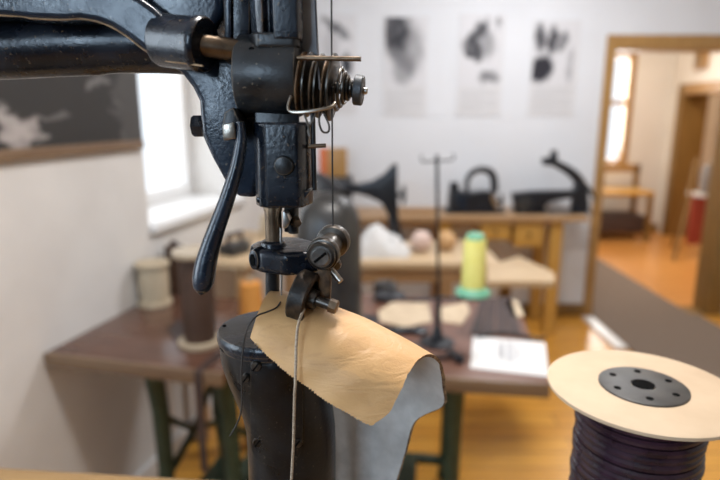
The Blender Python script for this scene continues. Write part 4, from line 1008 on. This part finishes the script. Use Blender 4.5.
# dark case with an orange box at the left end
q0, q1 = K(318, 176), K(352, 176)
t = thing('wooden_case', 'dark wooden case on the left end of the counter', 'case', ((q0.x + q1.x) / 2, YK, cz))
b = newbm(); xbox(b, q0.x, q1.x, YK - .09, YK + .09, cz, q0.z - .03); obj('body', b, M['enamel_bg'], t, .005)
b = newbm(); xbox(b, q0.x - .004, q1.x + .004, YK - .094, YK + .094, q0.z - .03, q0.z); obj('lid', b, M['enamel_bg'], t, .004)
q2, q3 = K(320, 148), K(347, 148)
t = thing('box', 'small brown box with an orange red end on top of the dark case', 'box', ((q2.x + q3.x) / 2, YK, q0.z))
b = newbm(); xbox(b, q2.x + .05, q3.x, YK - .07, YK + .07, q0.z, q2.z); obj('body', b, M['oak'], t, .003)
b = newbm(); xbox(b, q2.x, q2.x + .05, YK - .072, YK + .072, q0.z, q2.z); obj('end_panel', b, M['orange_box'], t, .003, label='orange red end')
# jar-like small wooden plank on counter
b = newbm(); a_ = K(398, 209); c_ = K(436, 209); xbox(b, a_.x, c_.x, YK - .08, YK + .02, cz, cz + .03)
tag(obj('plank', b, M['mid_wood'], None, .004), 'short brown plank lying on the counter behind the stand pole', 'plank')

# small window-side table
ws0 = lw(lw_of_Y(2.28), 0, .01)
t = thing('side_table', 'pale narrow table standing below the window sill', 'table', ws0, WA)
wz = .86
b = newbm(); xbox(b, 0, .62, -.32, -.01, wz - .03, wz); obj('tabletop', b, M['pale_wood'], t, .004, local=True)
for x in (.04, .58):
    for y in (-.28, -.05):
        b = newbm(); add_box(b, (x, y, (wz - .03) / 2), (.045, .045, wz - .03)); obj('leg', b, M['mid_wood'], t, local=True)
p = ws0 + WD * .16 - WN * -.20
t = thing('flat_iron', 'dark iron tool with a handle on the table below the window', 'tool', (p.x, p.y, wz), 1.0)
b = newbm(); add_prism(b, [Vector((-.07, -.045, 0)), Vector((.03, -.045, 0)), Vector((.09, 0, 0)), Vector((.03, .045, 0)), Vector((-.07, .045, 0))], (0, 0, .045)); obj('body', b, M['iron_grey'], t, .005, local=True)
b = newbm(); add_tube(b, [Vector((.03, 0, .04)), Vector((.03, 0, .085)), Vector((-.05, 0, .085)), Vector((-.05, 0, .04))], .011, 8); obj('handle', b, M['leather_brown'], t, local=True)
p = ws0 + WD * .5 + WN * .2
t = thing('thread_cone', 'small cream cone on the table below the window', 'thread cone', (p.x, p.y, wz))
b = newbm(); add_lathe(b, (0, 0, 0), (0, 0, 1), [(.04, 0), (.04, .01), (.03, .11), (.012, .115)], 24); obj('wound_thread', b, M['beige_thread'], t, local=True)

# ------------------------------------------------------------------ next room furniture
bl_ = at_y(601, 190, 6.55); br_ = at_y(646, 190, 6.55)
t = thing('wooden_bench', 'honey wood bench with a back rail under the far window', 'bench', ((bl_.x + br_.x) / 2, 6.6, 0))
w2 = (br_.x - bl_.x) / 2 + .02; sz = bl_.z
b = newbm(); xbox(b, -w2 - .2, w2, -.22, .22, sz - .05, sz); obj('seat', b, M['honey_wood'], t, .006, local=True)
for x in (-w2 - .16, w2 - .03):
    b = newbm(); add_box(b, (x, -.19, (sz - .05) / 2), (.05, .05, sz - .05)); obj('leg', b, M['oak_dark_and_shaded'], t, local=True)
    b = newbm(); add_box(b, (x, .20, (sz + .28) / 2), (.05, .05, sz + .28)); obj('leg', b, M['oak_dark_and_shaded'], t, local=True)
b = newbm(); xbox(b, -w2 - .2, w2, .175, .215, sz + .19, sz + .28); obj('back_rail', b, M['oak'], t, .004, local=True)
b = newbm(); xbox(b, -w2 - .14, w2 - .05, -.17, .18, .10, .30); obj('under_seat_shade', b, M['leather_brown'], t, .003, local=True)  # dark box added to stand for the shade beneath the seat
# red panelled stand
rp = at_z(692, 246, 0.0); rY = 5.75
r0 = at_y(687, 240, rY); r1 = at_y(716, 240, rY)
zt2 = at_y(700, 193, rY).z
t = thing('display_stand', 'folding wooden stand with a red panel and white ledge beyond the doorway', 'stand', ((r0.x + r1.x) / 2, rY, 0))
hw_ = (r1.x - r0.x) / 2
b = newbm(); xbox(b, -hw_, hw_, -.02, .02, .12, zt2 - .03); obj('panel', b, M['red'], t, .003, local=True, label='red cloth panel')
b = newbm(); xbox(b, -hw_ - .01, hw_ + .1, -.10, .10, zt2 - .03, zt2); obj('ledge', b, M['white_paint'], t, .003, local=True)
for x in (-hw_ - .01, hw_ + .03):
    b = newbm(); add_tube(b, [Vector((x + .02, .02, zt2 + .36)), Vector((x - .10, -.12, .55)), Vector((x - .24, -.24, 0))], .018, 8); obj('leg', b, M['oak_dark_and_shaded'], t, local=True)
    b = newbm(); add_tube(b, [Vector((x + .02, .05, zt2 + .30)), Vector((x + .03, .30, 0))], .018, 8); obj('leg', b, M['oak_dark_and_shaded'], t, local=True)
tw = Vector(t.location)
def blob(name, label, cat, c, s, mat):
    b = newbm(); bmesh.ops.create_uvsphere(b, u_segments=20, v_segments=12, radius=1)
    for v in b.verts: v.co = Vector((math.copysign(abs(v.co.x) ** .7, v.co.x) * s[0], math.copysign(abs(v.co.y) ** .7, v.co.y) * s[1], math.copysign(abs(v.co.z) ** .7, v.co.z) * s[2] + s[2])) + Vector(c)
    return tag(obj(name, b, mat), label, cat)
blob('cloth_bag', 'light grey cloth bag on the ledge of the red stand', 'bag', (tw.x - .075, tw.y - .055, zt2 + .001), (.05, .036, .15), M['grey_bag'])
blob('cloth_bag', 'black cloth bag on the ledge of the red stand', 'bag', (tw.x + .03, tw.y - .055, zt2 + .001), (.045, .034, .17), M['enamel_bg'])
o1 = at_y(704, 58, 5.6); k_ = NX1
wo = thing('wall_ornament', 'small brown carved wooden piece fixed high on the wall beyond the doorway', 'wall ornament', (NX1, 5.95, 2.02))
dz_ = ray(704, 58); tt = NX1 / dz_.x; P_ = Vector((0, 0, CZ)) + dz_ * tt; wo.location = (NX1, P_.y, P_.z - .12)
b = newbm(); xbox(b, -.05, 0, -.10, .10, 0, .24); obj('board', b, M['oak'], wo, .01, local=True)
b = newbm(); xbox(b, -.09, -.05, -.035, .035, .03, .22); obj('carving', b, M['oak_dark_and_shaded'], wo, .01, local=True)

# ------------------------------------------------------------------ light
world = bpy.data.worlds.new('sky'); sc.world = world; world.use_nodes = True
bg = world.node_tree.nodes['Background']; bg.inputs[0].default_value = (.84, .92, 1.0, 1); bg.inputs[1].default_value = 1.25
def area(name, loc, target, sx, sy, power, col):
    l = bpy.data.lights.new(name, 'AREA'); l.shape = 'RECTANGLE'; l.size = sx; l.size_y = sy; l.energy = power; l.color = col
    o = bpy.data.objects.new(name, l); C.objects.link(o); o.location = loc
    o.rotation_euler = (Vector(target) - Vector(loc)).to_track_quat('-Z', 'Y').to_euler(); return o
sa = (a0 + a1) / 2; sb_ = (b0 + b1) / 2
area('daylight_left', lw(sa, 1.6, -T - .25), lw(sa, 1.5, 1),   .85, 1.1, 6, (.95, .98, 1.0))
area('daylight_near', lw(sb_, 1.65, -T - .25), lw(sb_, 1.5, 1), 1.4, 1.1, 42, (.74, .87, 1.0))
area('daylight_front', ((rx0 + rx1) / 2, YF - .5, 2.0), ((rx0 + rx1) / 2 + .3, 0, 1.7), 1.0, 1.0, 50, (.58, .78, 1.0))
area('daylight_far', (3.05, NY1 + .4, 1.55), (2.8, 5, 1.0), .75, 1.2, 45, (1.0, .97, .93))
area('ceiling_lamp', (.1, .75, ZC - .02), (.1, .75, 0), .3, .3, 24, (1.0, .96, .92))
area('ceiling_fill_back', (1.0, 2.7, ZC - .02), (1.0, 2.7, 0), .5, .5, 28, (.97, .98, 1.0))  # added fill, no fixture seen: brightens the back wall
area('ceiling_fill_far', (2.6, 5.5, NZ - .02), (2.6, 5.5, 0), .6, .6, 32, (1.0, .88, .74))  # unseen, assumed ceiling source added to light the next room
area('ceiling_fill_beyond', (5.2, 5.9, NZ - .02), (5.2, 5.9, 0), .5, .5, 16, (1.0, .82, .6))  # unseen fill above the room beyond, no fixture built

sc.view_settings.view_transform = 'Standard'; sc.view_settings.look = 'None'
sc.view_settings.gamma = 1; sc.view_settings.use_curve_mapping = False
sc.view_settings.exposure = 0.34
sc.cycles.use_denoising = True
sc.cycles.max_bounces = 8
